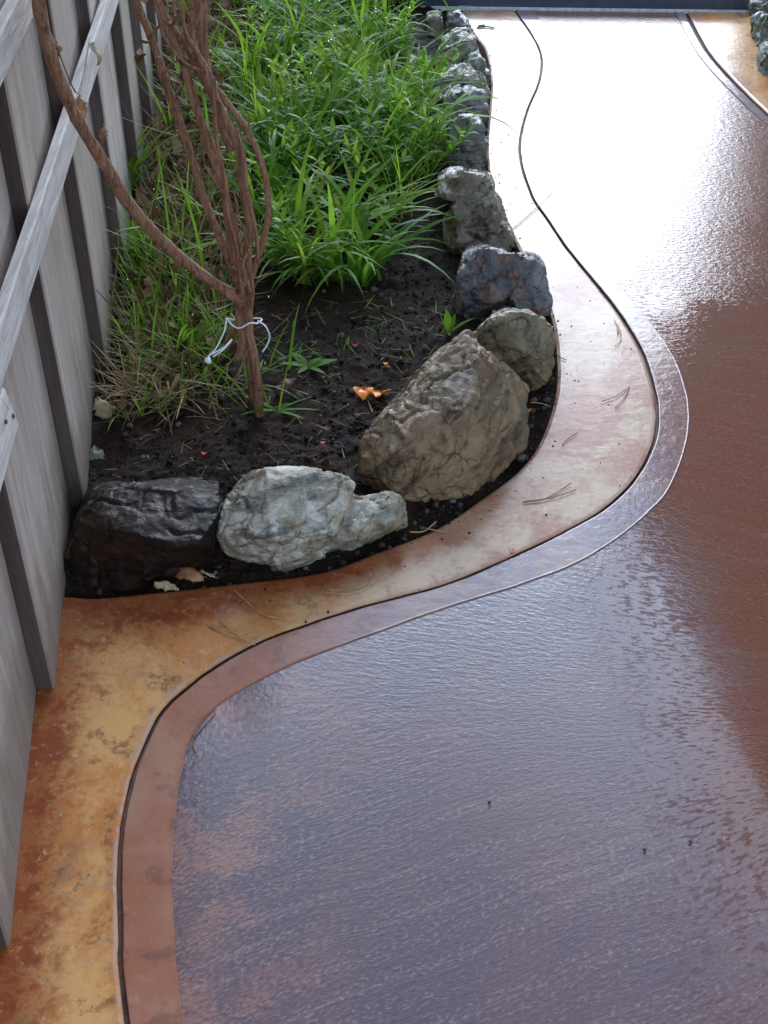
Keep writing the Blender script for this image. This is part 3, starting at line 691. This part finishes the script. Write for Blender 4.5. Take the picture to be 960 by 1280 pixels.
go = gb.build('grass', MAT_GRASS); tag(go, 'lush wet green grass and leafy weeds filling the planting bed', 'grass', kind='stuff')

# dew
ico = bmesh.new(); bmesh.ops.create_icosphere(ico, subdivisions=1, radius=1); iv = np.array([tuple(v.co) for v in ico.verts]); ico.verts.index_update(); iff = [tuple(v.index for v in f.verts) for f in ico.faces]; ico.free()
def balls(name, centres, radii, mat, squash=1.0, jitter=0.0, tint=None):
    V, F, T = [], [], []
    for k, (c_, r) in enumerate(zip(centres, radii)):
        b = k * len(iv); q = iv * r * np.array([1, 1, squash])
        if jitter: q = q * (1 + rng.uniform(-jitter, jitter, (len(iv), 1))) ; q = q * rng.uniform(.7, 1.3, 3)
        V.append(q + np.array(c_)); F += [tuple(b + i for i in f) for f in iff]
        if tint is not None: T += [tint[k]] * len(iv)
    o = mesh_obj(name, np.concatenate(V).tolist(), F, mat, smooth=True)
    if tint is not None: at = o.data.attributes.new('tint', 'FLOAT', 'POINT'); at.data.foreach_set('value', np.array(T, dtype=np.float32))
    return o
mw = M('water_drops'); mw.P('Base Color', (1, 1, 1)); mw.P('Transmission Weight', 1.0); mw.P('IOR', 1.33); mw.P('Roughness', .02)
tips = [t for t in gb.tips if t[2] > .05]; random.shuffle(tips); tips = tips[:900]
dw = balls('dew', [t + np.array([0, 0, -.001]) for t in tips], [U(.0014, .003) for t in tips], mw.m); tag(dw, 'beads of rain water hanging on the grass', 'water drops', kind='stuff')

# litter: straw, dead stems and crumpled leaves
lb = Blades()
for poly, n in ((P3, 3600), (P4, 340), (P2, 330)):
    for (x, y, z) in sample(poly, n):
        if random.random() < (.92 if poly is P4 else .55): lb.add((x, y, z + U(0, .05)), U(0, 6.283), U(.04, .16), U(.0015, .004), U(.7, 1.7), U(-.4, .5), U(.35, 1), 's', 4)
        else: lb.add((x, y, z + U(0, .05)), U(0, 6.283), U(.03, .075), U(.015, .035), U(.2, 1.6), U(-1.5, 2.0), U(.05, .85), 'l', 5, U(-1.5, 1.5))
for k in range(520):
    y = U(2.2, 5.0); x = fence_x(y) + U(.03, .30); z = U(.0, .32) * random.random()
    lb.add((x, y, z), U(0, 6.283), U(.05, .2), U(.0015, .004), U(.1, 1.5), U(-.6, .8), U(.1, .8), 's', 5)
for k in range(360):
    p = G(U(120, 560), U(370, 620))
    if p.x < bed_x(p.y) - .04 and p.y > 1.75 and p.x > fence_x(p.y) + .04: lb.add((p.x, p.y, soil_z(p.x, p.y) + .003), U(0, 6.283), U(.012, .06), U(.001, .003), U(1.3, 1.57), 0, U(0, .95), 's', 2)
lo = lb.build('dry_litter', MAT_DRY); tag(lo, 'dry straw, dead stems and crumpled brown leaves between fence and shrub', 'plant litter', kind='stuff')

# soil crumbs
cs, rs, ts = [], [], []
for k in range(14000):
    y = 1.68 + 1.6 * random.random() ** 1.4; x = U(fence_x(y), bed_x(y)); r = .0012 + .006 * random.random() ** 6
    cs.append((x, y, soil_z(x, y) + r * .05)); rs.append(r); ts.append(random.random())
so = balls('soil_crumbs', cs, rs, MAT_SOIL, .8, .25); tag(so, 'dark wet crumbs of earth over the bare soil', 'soil crumbs', kind='stuff')
mg = M('gravel'); t_ = mg.attr('tint').outputs['Fac']; mg.P('Base Color', mg.mix(t_, (.030, .025, .021), (.12, .10, .08))); mg.P('Roughness', .75)
cs, rs, ts = [], [], []
while len(cs) < 560:
    k = random.randrange(len(Lc)); p = Lc[k]
    if p.y < 1.7: continue
    if random.random() < .45: x, y = p.x - U(.004, .05), p.y + U(0, .03)
    else: y = U(1.7, 3.0); x = U(fence_x(y), bed_x(y))
    r = .002 + .008 * random.random() ** 3; cs.append((x, y, soil_z(x, y) + r * .4)); rs.append(r); ts.append(random.random() ** 2)
gvl = balls('gravel', cs, rs, mg.m, .8, .25, ts); tag(gvl, 'small grey stones scattered in the soil and along the path edge', 'gravel', kind='stuff')

# ------------------------------------------------------------------ shrub
mbk = M('shrub_bark'); p_ = mbk.pos(); a_ = mbk.noise(mbk.map(p_, (130, 130, 14)), 1, 6, .7, 1.2); b_ = mbk.noise(p_, 45, 6, .7)
cc = mbk.mix(mbk.ss(a_, .35, .65), (.17, .068, .033), (.42, .21, .115)); cc = mbk.mix(mbk.math('MULTIPLY', mbk.ss(b_, .53, .62), .65), cc, (.33, .21, .13))
mbk.P('Base Color', cc); cc = mbk.mix(mbk.math('MULTIPLY', mbk.ss(a_, .44, .34), .6), cc, (.035, .015, .009)); mbk.P('Base Color', cc); mbk.P('Roughness', .6); mbk.P('Normal', mbk.bump(mbk.math('ADD', a_, b_), .007, 1.0)); MAT_BARK = mbk.m
base = G(322, 527)
shrub = empty('bare_shrub', base, 'leafless shrub of several twisted red brown stems rising from the bed', 'shrub')
def stem(pp, r0, r1, knot=.12, name='stem'):
    P = catmull([PY(*p) for p in pp], 6); ks = random.random() * 10
    rad = lambda t: (r0 + (r1 - r0) * t) * (1 + knot * noise.noise(Vector((t * 13, ks, 0))) + .18 * max(0, math.sin(t * 37 + ks)) ** 12)
    V, F = tube_geo(P, rad, 10, wob=.22); o = mesh_obj(name, V, F, MAT_BARK, shrub, True); o.matrix_parent_inverse = Matrix.Translation(-base); return o
Y = base.y
stem([(326, 536, Y), (323, 496, Y + .005), (319, 454, Y), (309, 408, Y + .01), (302, 375, Y), (299, 342, Y + .005), (292, 318, Y), (288, 290, Y), (283, 250, Y), (273, 214, Y), (260, 176, Y + .01), (248, 142, Y), (238, 108, Y), (226, 70, Y), (211, 40, Y), (197, 8, Y), (186, -40, Y)], .0105, .0072, .3)
stem([(318, 505, Y + .012), (312, 440, Y + .015), (310, 400, Y + .014), (312, 360, Y + .01), (309, 318, Y + .01), (312, 283, Y + .01), (308, 252, Y + .015), (303, 222, Y + .01), (300, 187, Y + .01), (287, 160, Y + .015), (271, 128, Y + .01), (254, 98, Y + .01), (234, 58, Y + .01), (206, 22, Y), (190, -30, Y)], .0100, .0072, .25)
stem([(301, 376, Y - .015), (284, 364, Y - .02), (245, 338, Y - .04), (205, 303, Y - .07), (165, 260, Y - .1), (125, 196, Y - .14), (95, 145, Y - .17), (70, 88, Y - .2), (55, 40, Y - .22), (46, -10, Y - .24), (40, -60, Y - .25)], .0115, .0105, .06)
stem([(297, 352, Y), (284, 320, Y + .01), (272, 290, Y + .02), (257, 255, Y + .03), (246, 217, Y + .04), (229, 167, Y + .05), (207, 102, Y + .06), (190, 50, Y + .07), (170, 0, Y + .08), (160, -40, Y + .08)], .0078, .0075, .08)
stem([(312, 352, Y + .02), (326, 312, Y + .03), (335, 270, Y + .04), (333, 230, Y + .05), (321, 188, Y + .05), (300, 150, Y + .05), (279, 124, Y + .05), (262, 100, Y + .05)], .0065, .0065, .08)
stem([(290, 190, Y + .08), (272, 140, Y + .1), (258, 85, Y + .1), (254, 40, Y + .1), (252, -30, Y + .1)], .009, .0085, .1)
stem([(271, 128, Y - .005), (262, 96, Y - .01), (243, 60, Y - .015), (240, 20, Y - .02), (247, -20, Y - .02)], .007, .005, .1)
stem([(294, 362, Y + .015), (300, 400, Y + .01), (303, 430, Y + .01), (298, 452, Y)], .008, .010, .35)
for pp, r in (([(281, 245, Y - .01), (268, 225, Y - .01), (255, 205, Y)], .003), ([(288, 275, Y - .012), (297, 262, Y - .02), (292, 240, Y - .02)], .003), ([(304, 178, Y), (311, 165, Y), (310, 140, Y)], .0025),
              ([(297, 470, Y - .02), (305, 448, Y - .015), (310, 436, Y - .01)], .0035), ([(286, 492, Y - .03), (297, 468, Y - .02), (306, 450, Y - .012)], .0025), ([(240, 100, Y - .01), (247, 130, Y - .01), (246, 158, Y - .01)], .003),
              ([(300, 310, Y - .01), (306, 290, Y - .02), (296, 270, Y - .02)], .003), ([(212, 40, Y), (222, 20, Y - .02), (243, 8, Y - .03)], .003)):
    stem(pp, r, r * .6, .1, 'twig')
for pp, r in (([(306, 345, Y + .02), (298, 300, Y + .05), (282, 240, Y + .07), (262, 180, Y + .08), (240, 120, Y + .08), (222, 60, Y + .08), (215, -20, Y + .08)], .005),
              ([(300, 350, Y - .01), (296, 312, Y - .02), (285, 270, Y - .03), (281, 225, Y - .03), (270, 170, Y - .02), (266, 120, Y - .03), (250, 70, Y - .04), (232, 40, Y - .04), (226, -10, Y - .05)], .0042),
              ([(314, 348, Y + .01), (322, 320, Y), (318, 280, Y - .01), (309, 240, Y - .01), (306, 200, Y - .01), (296, 160, Y)], .004),
              ([(195, 6, Y - .01), (205, 45, Y - .02), (222, 70, Y - .02), (240, 84, Y - .02), (258, 90, Y - .02)], .0032),
              ([(230, 60, Y - .01), (236, 40, Y - .02), (246, 28, Y - .03), (250, 8, Y - .03), (262, -20, Y - .03)], .004),
              ([(203, 100, Y + .05), (212, 82, Y + .03), (226, 74, Y + .02)], .002), ([(187, 46, Y + .06), (200, 30, Y + .05), (206, 12, Y + .04)], .0022),
              ([(299, 372, Y - .02), (306, 352, Y - .022), (304, 330, Y - .022), (311, 312, Y - .02)], .0045), ([(308, 398, Y - .015), (314, 376, Y - .018), (309, 350, Y - .02)], .004)):
    stem(pp, r, r * .75, .2, 'stem' if r > .0035 else 'twig')
for k in range(26):
    px, py = random.choice(((190, 18), (205, 30), (215, 10), (178, 8), (238, 60), (252, 20), (225, 95), (262, 100), (186, 60), (243, 130)))
    q = Blades(); q.add(PY(px + U(-10, 10), py + U(-12, 12), Y + U(-.04, .06)), U(0, 6.28), U(.025, .05), U(.012, .024), U(.6, 2.6), U(-2.5, 2.5), U(.1, .6), 'l', 6, U(-2, 2))
    o = q.build('dry_leaf', MAT_DRY, shrub); o.matrix_parent_inverse = Matrix.Translation(-base)
# peeling bark strips
for k in range(20):
    p0 = PY(U(288, 318), U(300, 380), Y - .018); lbk = Blades(); lbk.add(p0, U(0, 6.28), U(.03, .07), U(.004, .009), U(.2, 2.4), U(-1, 1), .4, 's', 4, U(-1, 1))
    o = lbk.build('bark_flake', MAT_BARK, shrub); o.matrix_parent_inverse = Matrix.Translation(-base)
# twine
mt = simple('white_twine', (.72, .72, .74), .6, .15, 80)
V, F = [], []
for pp in ([(283, 397, Y - .02), (291, 407, Y - .024), (300, 410, Y - .026), (312, 404, Y - .026), (322, 404, Y - .02), (327, 399, Y), (316, 398, Y + .02), (296, 400, Y + .02), (285, 398, Y)],
           [(283, 397, Y - .02), (281, 412, Y - .03), (274, 428, Y - .04), (268, 438, Y - .05), (262, 443, Y - .05)],
           [(290, 424, Y - .04), (280, 434, Y - .05), (270, 440, Y - .05), (261, 445, Y - .055), (258, 453, Y - .06)],
           [(322, 401, Y - .02), (332, 408, Y - .02), (337, 420, Y - .02), (334, 431, Y - .02), (328, 440, Y - .02)],
           [(289, 426, Y - .042), (279, 437, Y - .052), (266, 446, Y - .058)]):
    tube_geo(catmull([PY(*p) for p in pp], 6), .0017, 6, V, F)
kb = PY(260, 451, Y - .06)
for v in iv * .007: V.append(Vector(v) * (1 + U(-.3, .3)) + kb)
b0 = len(V) - len(iv); F += [tuple(b0 + i for i in f) for f in iff]
tw = mesh_obj('twine', V, F, mt, smooth=True, loc=PY(300, 405, Y)); tag(tw, 'white twine knotted round the base of the bare shrub', 'twine')

# ------------------------------------------------------------------ small plants
def leaf_plant(name, px, py, leaves, label, cat, mat=None, group=None):
    b = G(px, py); b.z = soil_z(b.x, b.y); e = empty(name, b, label, cat, group)
    for az, ln, wd, lean, curl, tint, prof in leaves:
        q = Blades(); q.add((0, 0, 0), az, ln, wd, lean, curl, tint, prof, 8 if prof == 'g' else 6, U(-.2, .2)); q.build('leaf', mat or MAT_GRASS, e)
    return e
leaf_plant('weed_seedling', 385, 465, [(0.1, .07, .028, 1.25, .3, .72, 'l'), (.5, .04, .02, 1.0, .6, .7, 'l'), (2.4, .06, .022, 1.1, .5, .62, 'l'), (3.3, .07, .018, 1.2, .4, .6, 'l'), (-.9, .07, .016, 1.3, .2, .6, 'l'), (-2, .05, .015, 1.3, .3, .55, 'l')],
           'small bright green seedling with rounded leaves on bare soil right of the shrub', 'seedling', group='seedlings in the bare soil')
leaf_plant('weed_seedling', 561, 424, [(1.8, .06, .022, .35, .5, .8, 'l'), (.2, .08, .012, .8, .7, .75, 'l'), (2.9, .07, .010, .6, -.6, .85, 'l'), (1.0, .05, .016, .5, .3, .7, 'l'), (-1.6, .05, .012, .9, .6, .6, 'l')],
           'small upright yellow green seedling beside the upper end of the largest brown rock', 'seedling', group='seedlings in the bare soil')
leaf_plant('weed_seedling', 345, 520, [(-.3, .11, .010, 1.2, .4, .6, 'g'), (-.7, .09, .010, 1.25, .3, .65, 'g'), (.3, .09, .008, 1.2, .3, .55, 'g'), (2.8, .08, .010, 1.0, .7, .65, 'g'), (-2.4, .10, .012, 1.0, .6, .6, 'g')],
           'flat seedling with narrow green leaves at the foot of the shrub stem', 'seedling', group='seedlings in the bare soil')
def tuft(px, py, n, L0, W0, azc, spread, label):
    return leaf_plant('grass_tuft', px, py, [(azc + U(-spread, spread), L0 * U(.6, 1.1), W0 * U(.7, 1.1), U(.15, .75), U(.8, 1.7), U(.55, .92), 'g') for k in range(n)], label, 'grass tuft', group='broad grass tufts at the front of the grass')
tuft(425, 318, 15, .30, .021, -.4, 1.2, 'tuft of broad arching grass leaves reaching toward the tall grey brown rock')
tuft(385, 350, 15, .24, .014, -.9, 1.3, 'tuft of grass drooping over the bare soil left of the blue and rust rock')
tuft(330, 300, 14, .28, .013, .4, 2.6, 'tuft of upright grass blades just behind the shrub stems')
tuft(470, 300, 9, .30, .020, -.1, .8, 'tuft of long wide grass leaves bending right toward the slate rocks')
tuft(500, 215, 10, .22, .012, -.5, 1.4, 'loose grass tuft beside the dark slate rock')
tuft(225, 455, 16, .21, .013, -.5, 1.6, 'tuft of green grass between the fence and the shrub foot')
tuft(160, 250, 12, .30, .014, 1.2, 1.5, 'tuft of long grass blades growing against the fence')
msu = mat_leaf('succulent_leaf', [(0, (.06, .13, .12)), (1, (.22, .34, .32))], .45, .1)
leaf_plant('succulent', 526, 88, [(k * 2.4, .03 + .0016 * k, .014 + .0006 * k, .2 + .05 * k, .25, U(.2, .9), 'l') for k in range(22)], 'small blue green rosette succulent among the far rocks', 'succulent', msu)
leaf_plant('succulent', 552, 72, [(k * 2.4, .03 + .002 * k, .012, .1 + .06 * k, .2, U(.5, 1), 'l') for k in range(14)], 'pale silvery spiky rosette right beside the darker succulent', 'succulent', msu)

# ------------------------------------------------------------------ fallen things
mor = simple('orange_petal', (.95, .27, .015), .45, .2, 60); mrd = simple('red_berry', (.55, .07, .02), .4, .3, 60)
def petal(px, py, size, mat, label, cat='petal', lobes=2, group=None, z=None, name='petal', seed=1, mat2=None):
    b = G(px, py); b.z = soil_z(b.x, b.y) if z is None else z
    rs_ = random.Random(seed); V, F = [], []
    for l in range(lobes):
        a0_ = (l - (lobes - 1) / 2) * 1.1 - .1; cx, cy = math.cos(a0_ * 1.3) * 0, (0)
        ox = (l - (lobes - 1) / 2) * size * .75; b_ = len(V); n1, n2 = 6, 8
        for i in range(n1 + 1):
            for j in range(n2 + 1):
                u_ = i / n1 * 2 - 1; v_ = j / n2; wd = size * .55 * math.sin(math.pi * min(.97, .12 + v_ * .85)) * (1.0 + .2 * l)
                x_ = ox + u_ * wd + size * .25 * l * v_; y_ = (v_ - .5) * size * .9; z_ = .004 + size * (.28 * u_ * u_ + .22 * math.sin(v_ * 3 + l) + .06 * math.sin(u_ * 7 + v_ * 5))
                V.append((x_, y_, z_))
        for i in range(n1):
            for j in range(n2): k = b_ + i * (n2 + 1) + j; F.append((k, k + 1, k + n2 + 2, k + n2 + 1))
    o = mesh_obj(name, V, F, mat, smooth=True); o.location = b
    md = o.modifiers.new('t', 'SOLIDIFY'); md.thickness = .0012
    return tag(o, label, cat, group)
petal(463, 503, .040, mor, 'bright orange two-lobed petal lying on dark soil left of the largest rock', seed=3)
for i, (px, py, lab) in enumerate([(444, 443, 'tiny orange red berry on the soil below the drooping grass tuft'), (482, 465, 'tiny orange petal scrap on the soil between seedling and largest rock'), (256, 576, 'tiny orange scrap on the soil above the dark wet block'), (661, 511, 'orange scrap in the soil gap right of the largest rock'), (404, 566, 'red scrap on the soil above the pale rock')]):
    petal(px, py, .011, mor if i % 2 else mrd, lab, 'petal scrap', 1, 'orange and red scraps on the soil', seed=i + 5, name='petal_scrap')
# pine needles
mnd = simple('pine_needle', (.20, .085, .045), .5, .3, 80); mnt = simple('tan_needle', (.42, .26, .10), .5, .3, 80)
NG = 'pine needles on the path border'
def needles(lines, label, mat=mnd, r=.0011, z=.003, cat='pine needle', name='pine_needle', group=NG):
    V, F = [], []
    for ln in lines: tube_geo(catmull([G(px, py, z + .001 * (k % 2)) for k, (px, py) in enumerate(ln)], 5), r, 5, V, F)
    c_ = sum(V, Vector()) / len(V); c_.z = 0
    o = mesh_obj(name, V, F, mat, smooth=True, loc=c_); return tag(o, label, cat, group)
needles([[(653, 628), (680, 624), (700, 613), (714, 604)], [(655, 627), (690, 622), (720, 612)]], 'forked pair of brown pine needles right of the largest rock on the pale border')
needles([[(752, 502), (770, 495), (787, 483)], [(769, 510), (780, 498), (787, 484)]], 'reddish needle pair near the widest bend of the groove')
needles([[(703, 556), (712, 547), (722, 540)]], 'short single brown needle on the pale border above the forked pair')
needles([[(768, 400), (775, 412), (776, 425), (769, 433)], [(771, 404), (773, 418)]], 'curled orange brown needle on the border beside the groove, nearest the blue rock', mnt)
needles([[(404, 740), (430, 742), (452, 737), (467, 727)], [(408, 738), (440, 736), (465, 727)]], 'pale pinkish needle pair on the border below the pale rock', mnt)
needles([[(292, 737), (308, 752), (328, 768), (350, 773)]], 'thick curved tan needle on the border just below the pale rock left end', mnt, .0016)
needles([[(262, 782), (285, 792), (319, 806)], [(274, 775), (286, 785), (300, 797)]], 'tan needle pair crossing the groove at the lower bend', mnt)
needles([[(377, 780), (388, 768), (397, 755)]], 'short faint brown needle touching the groove below the pale rock', mnt, .0009)
needles([[(512, 665), (530, 664), (545, 652)], [(530, 660), (555, 665)]], 'tan twig bits at the border edge between pale rock and largest rock', mnt, .0014)
needles([[(240, 922), (242, 934), (246, 941)], [(240, 922), (252, 905), (268, 888)]], 'red brown hooked needle on the fine line at the lower bend', mnd, .0014)
needles([[(642, 285), (668, 262), (690, 240)]], 'long straight needle lying across the groove on the bright far border', simple('grey_needle', (.25, .22, .2), .5))
needles([[(694, 441), (702, 447), (708, 450)]], 'short dark needle sticking out from the olive slab onto the border')
needles([[(662, 503), (676, 504), (688, 508)]], 'pale straw in the soil gap right of the largest rock', mnt, z=.0)
needles([[(596, 34), (608, 33), (618, 35)], [(598, 32), (606, 31)]], 'green grass cutting lying on the bright border by the end board', simple('cut_blade', (.10, .22, .05), .5), .003, cat='grass cutting', name='grass_cutting')
lv, lr = [], []
for k in range(420):
    i = random.randrange(60, len(Lc)); a_, b_ = Lc[i], Gc[i]
    if random.random() < .6: q = a_ + (b_ - a_) * (.02 + .25 * random.random() ** 3)
    else: q = a_ + (b_ - a_) * U(0, 1) 
    if a_.y < 1.0: continue
    lv.append((q.x, q.y, .0008)); lr.append(.0007 + .0022 * random.random() ** 4)
bd = balls('border_grit', lv, lr, MAT_SOIL, .7, .25); tag(bd, 'fine soil grit washed onto the curved border from the planting bed', 'grit', kind='stuff')
# dead leaves
mlf = simple('brown_leaf', (.30, .14, .05), .5, .35, 50); mlf2 = simple('tan_leaf', (.38, .30, .17), .6, .35, 50); mgl = simple('grey_green_leaf', (.16, .17, .08), .5, .35, 50)
def dead_leaf(pos, size, rot, mat, label, curl=1.0, group='fallen dead leaves', wide=.55):
    V, F = [], []; n1, n2 = 6, 10
    for j in range(n2 + 1):
        for i in range(n1 + 1):
            u_ = i / n1 * 2 - 1; v_ = j / n2; wd = size * wide * .5 * math.sin(math.pi * min(.985, .02 + v_ ** .8 * .97)) * (1 + .7 * noise.noise(Vector((v_ * 9, len(label), (u_ > 0) * 5))))
            V.append((u_ * wd, (v_ - .5) * size, size * (curl * .10 * (1 - u_ * u_) + .12 * curl * math.sin(v_ * 3.1) + .20 * noise.noise(Vector((u_ * 1.6, v_ * 4, size * 900 + len(label)))))))
    for j in range(n2):
        for i in range(n1): k = j * (n1 + 1) + i; F.append((k, k + 1, k + n1 + 2, k + n1 + 1))
    o = mesh_obj('dead_leaf', V, F, mat, smooth=True); o.location = pos; o.rotation_euler = rot
    md = o.modifiers.new('t', 'SOLIDIFY'); md.thickness = .0009
    return tag(o, label, 'dead leaf', group)
dead_leaf(G(236, 724, .008), .055, (.1, .1, 1.45), mlf, 'shiny brown dead leaf on the border edge in front of the dark wet block', 1.6)
dead_leaf(G(258, 719, .006), .035, (.1, 0, 1.2), mlf2, 'narrow pale dead leaf tip beside the shiny brown leaf', 1, wide=.25)
dead_leaf(G(208, 735, .004), .045, (.2, .1, 1.5), mlf2, 'tattered tan dead leaf scrap left of the shiny brown leaf', 1, wide=.3)
dead_leaf(G(128, 513, .02), .06, (.5, .2, .8), mlf2, 'rounded tan dead leaf in the straw beside the fence', 1.4, wide=.9)
dead_leaf(G(119, 571, .012), .05, (.3, .2, .2), mgl, 'grey green wilted leaf at the fence bottom above the dark wet block', 1.3, wide=.8)
dead_leaf(PY(355, 485, Y) * 0 + G(357, 484, .02), .06, (.3, .5, -.7), simple('dark_leaf', (.09, .045, .025), .6), 'dark brown folded leaf on soil right of the shrub stem', 1.2)
dead_leaf(FV(1.38, .060, .62) , .055, (.9, .3, .4), mlf, 'broken brown leaf caught on the middle fence rail', .5, 'dead leaves caught on the fence', .5)
dead_leaf(FV(1.60, .065, .65), .045, (1.3, .2, 1.9), mlf2, 'curled ochre leaf hanging above the middle fence rail', 1.8, 'dead leaves caught on the fence', .5)
dead_leaf(FV(1.56, .070, .50), .04, (1.4, .3, .6), mlf, 'brown withered leaf cluster hanging just under the middle fence rail', .6, 'dead leaves caught on the fence', .45)
dead_leaf(FV(1.3, .045, .76), .03, (1.5, .1, 1.7), mlf, 'small brown leaf stuck on a fence board above the middle rail', 1.3, 'dead leaves caught on the fence', .6)
dead_leaf(G(545, 160, .05), .07, (.4, .5, .5), simple('red_leaf', (.35, .12, .06), .5), 'reddish fallen leaf in the weeds beside the far slate rocks', 1.2, wide=.4)
vt = tube('dry_vine', catmull([FV(1.1, .04, .93), FV(1.25, .05, .80), FV(1.36, .058, .66), FV(1.46, .06, .65), FV(1.62, .062, .68)], 6), .0016, simple('vine', (.2, .15, .11), .7), 6, loc=FV(1.2, .05, .7)); tag(vt, 'thin dry vine stem trailing over the middle fence rail', 'vine')
# specks on the slab
mpb = simple('dark_pebble', (.03, .03, .035), .4, .3, 90)
for px, py, lab, r in ((612, 1003, 'tiny dark pebble on the wet path, alone left of the other two', .003), (806, 1062, 'tiny dark pebble on the wet path, middle one of three', .003), (863, 1052, 'tiny dark pebble on the wet path, rightmost of three', .003),
                       (650, 572, 'rounded blue black pebble at the border edge below the largest rock', .012)):
    b = G(px, py, r * .5); q = [Vector(v) * r * (1 + U(-.2, .2)) for v in iv]
    o = mesh_obj('pebble', q, iff, mpb, smooth=True); o.location = b; tag(o, lab, 'pebble', 'loose pebbles')
petal(640, 690, .012, simple('pink_chip', (.6, .25, .16), .5), 'small pinkish chip lying in the groove between border and edging strip', 'chip', 1, z=-.004, name='stone_chip')

# ------------------------------------------------------------------ house and patio roof right of the path (seen in the wet reflections)
mwall = simple('dark_brown_siding', (.045, .035, .028), .8, .25, 8); mroof = simple('dark_shingle', (.035, .032, .03), .85, .3, 12); mtrim = simple('brown_trim', (.07, .05, .035), .6, .2, 20)
house = empty('house', (3.6, 8.2, 0), 'dark brown house with a low patio roof, mirrored in the wet path at the right', 'house')
def hpart(name, boxes, mat, parent=None):
    V, F = [], []
    for bx_ in boxes: box_geo(*bx_, V, F)
    o = mesh_obj(name, V, F, mat, parent or house); 
    o.matrix_parent_inverse = Matrix.Translation(-house.location) if parent is None else Matrix()
    return o
hpart('wall', [(2.27, 8.5, 8.2, 8.4, -.1, 3.3)], mwall)
for k in range(15): hpart('siding_board', [(2.26, 8.5, 8.18, 8.198, .05 + k * .21, .05 + k * .21 + .19)], mwall)
V = [Vector(v) for v in ((1.97, 8.15, 3.0), (1.48, 5.92, 3.0), (1.77, 3.84, 3.0), (2.25, -1.2, 3.0), (6.5, -1.2, 3.25), (6.5, 8.15, 3.25))]
V2 = V + [v + Vector((0, 0, .14)) for v in V]; n5 = 6
o = mesh_obj('roof', V2, [tuple(range(6))[::-1], tuple(range(6, 12))] + [(k, (k + 1) % 6, 6 + (k + 1) % 6, 6 + k) for k in range(6)], mroof, house); o.matrix_parent_inverse = Matrix.Translation(-house.location)
for yy in (-.9, 3.4, 7.7): hpart('post', [(2.75, 2.86, yy, yy + .11, -.1, 3.02)], mtrim)
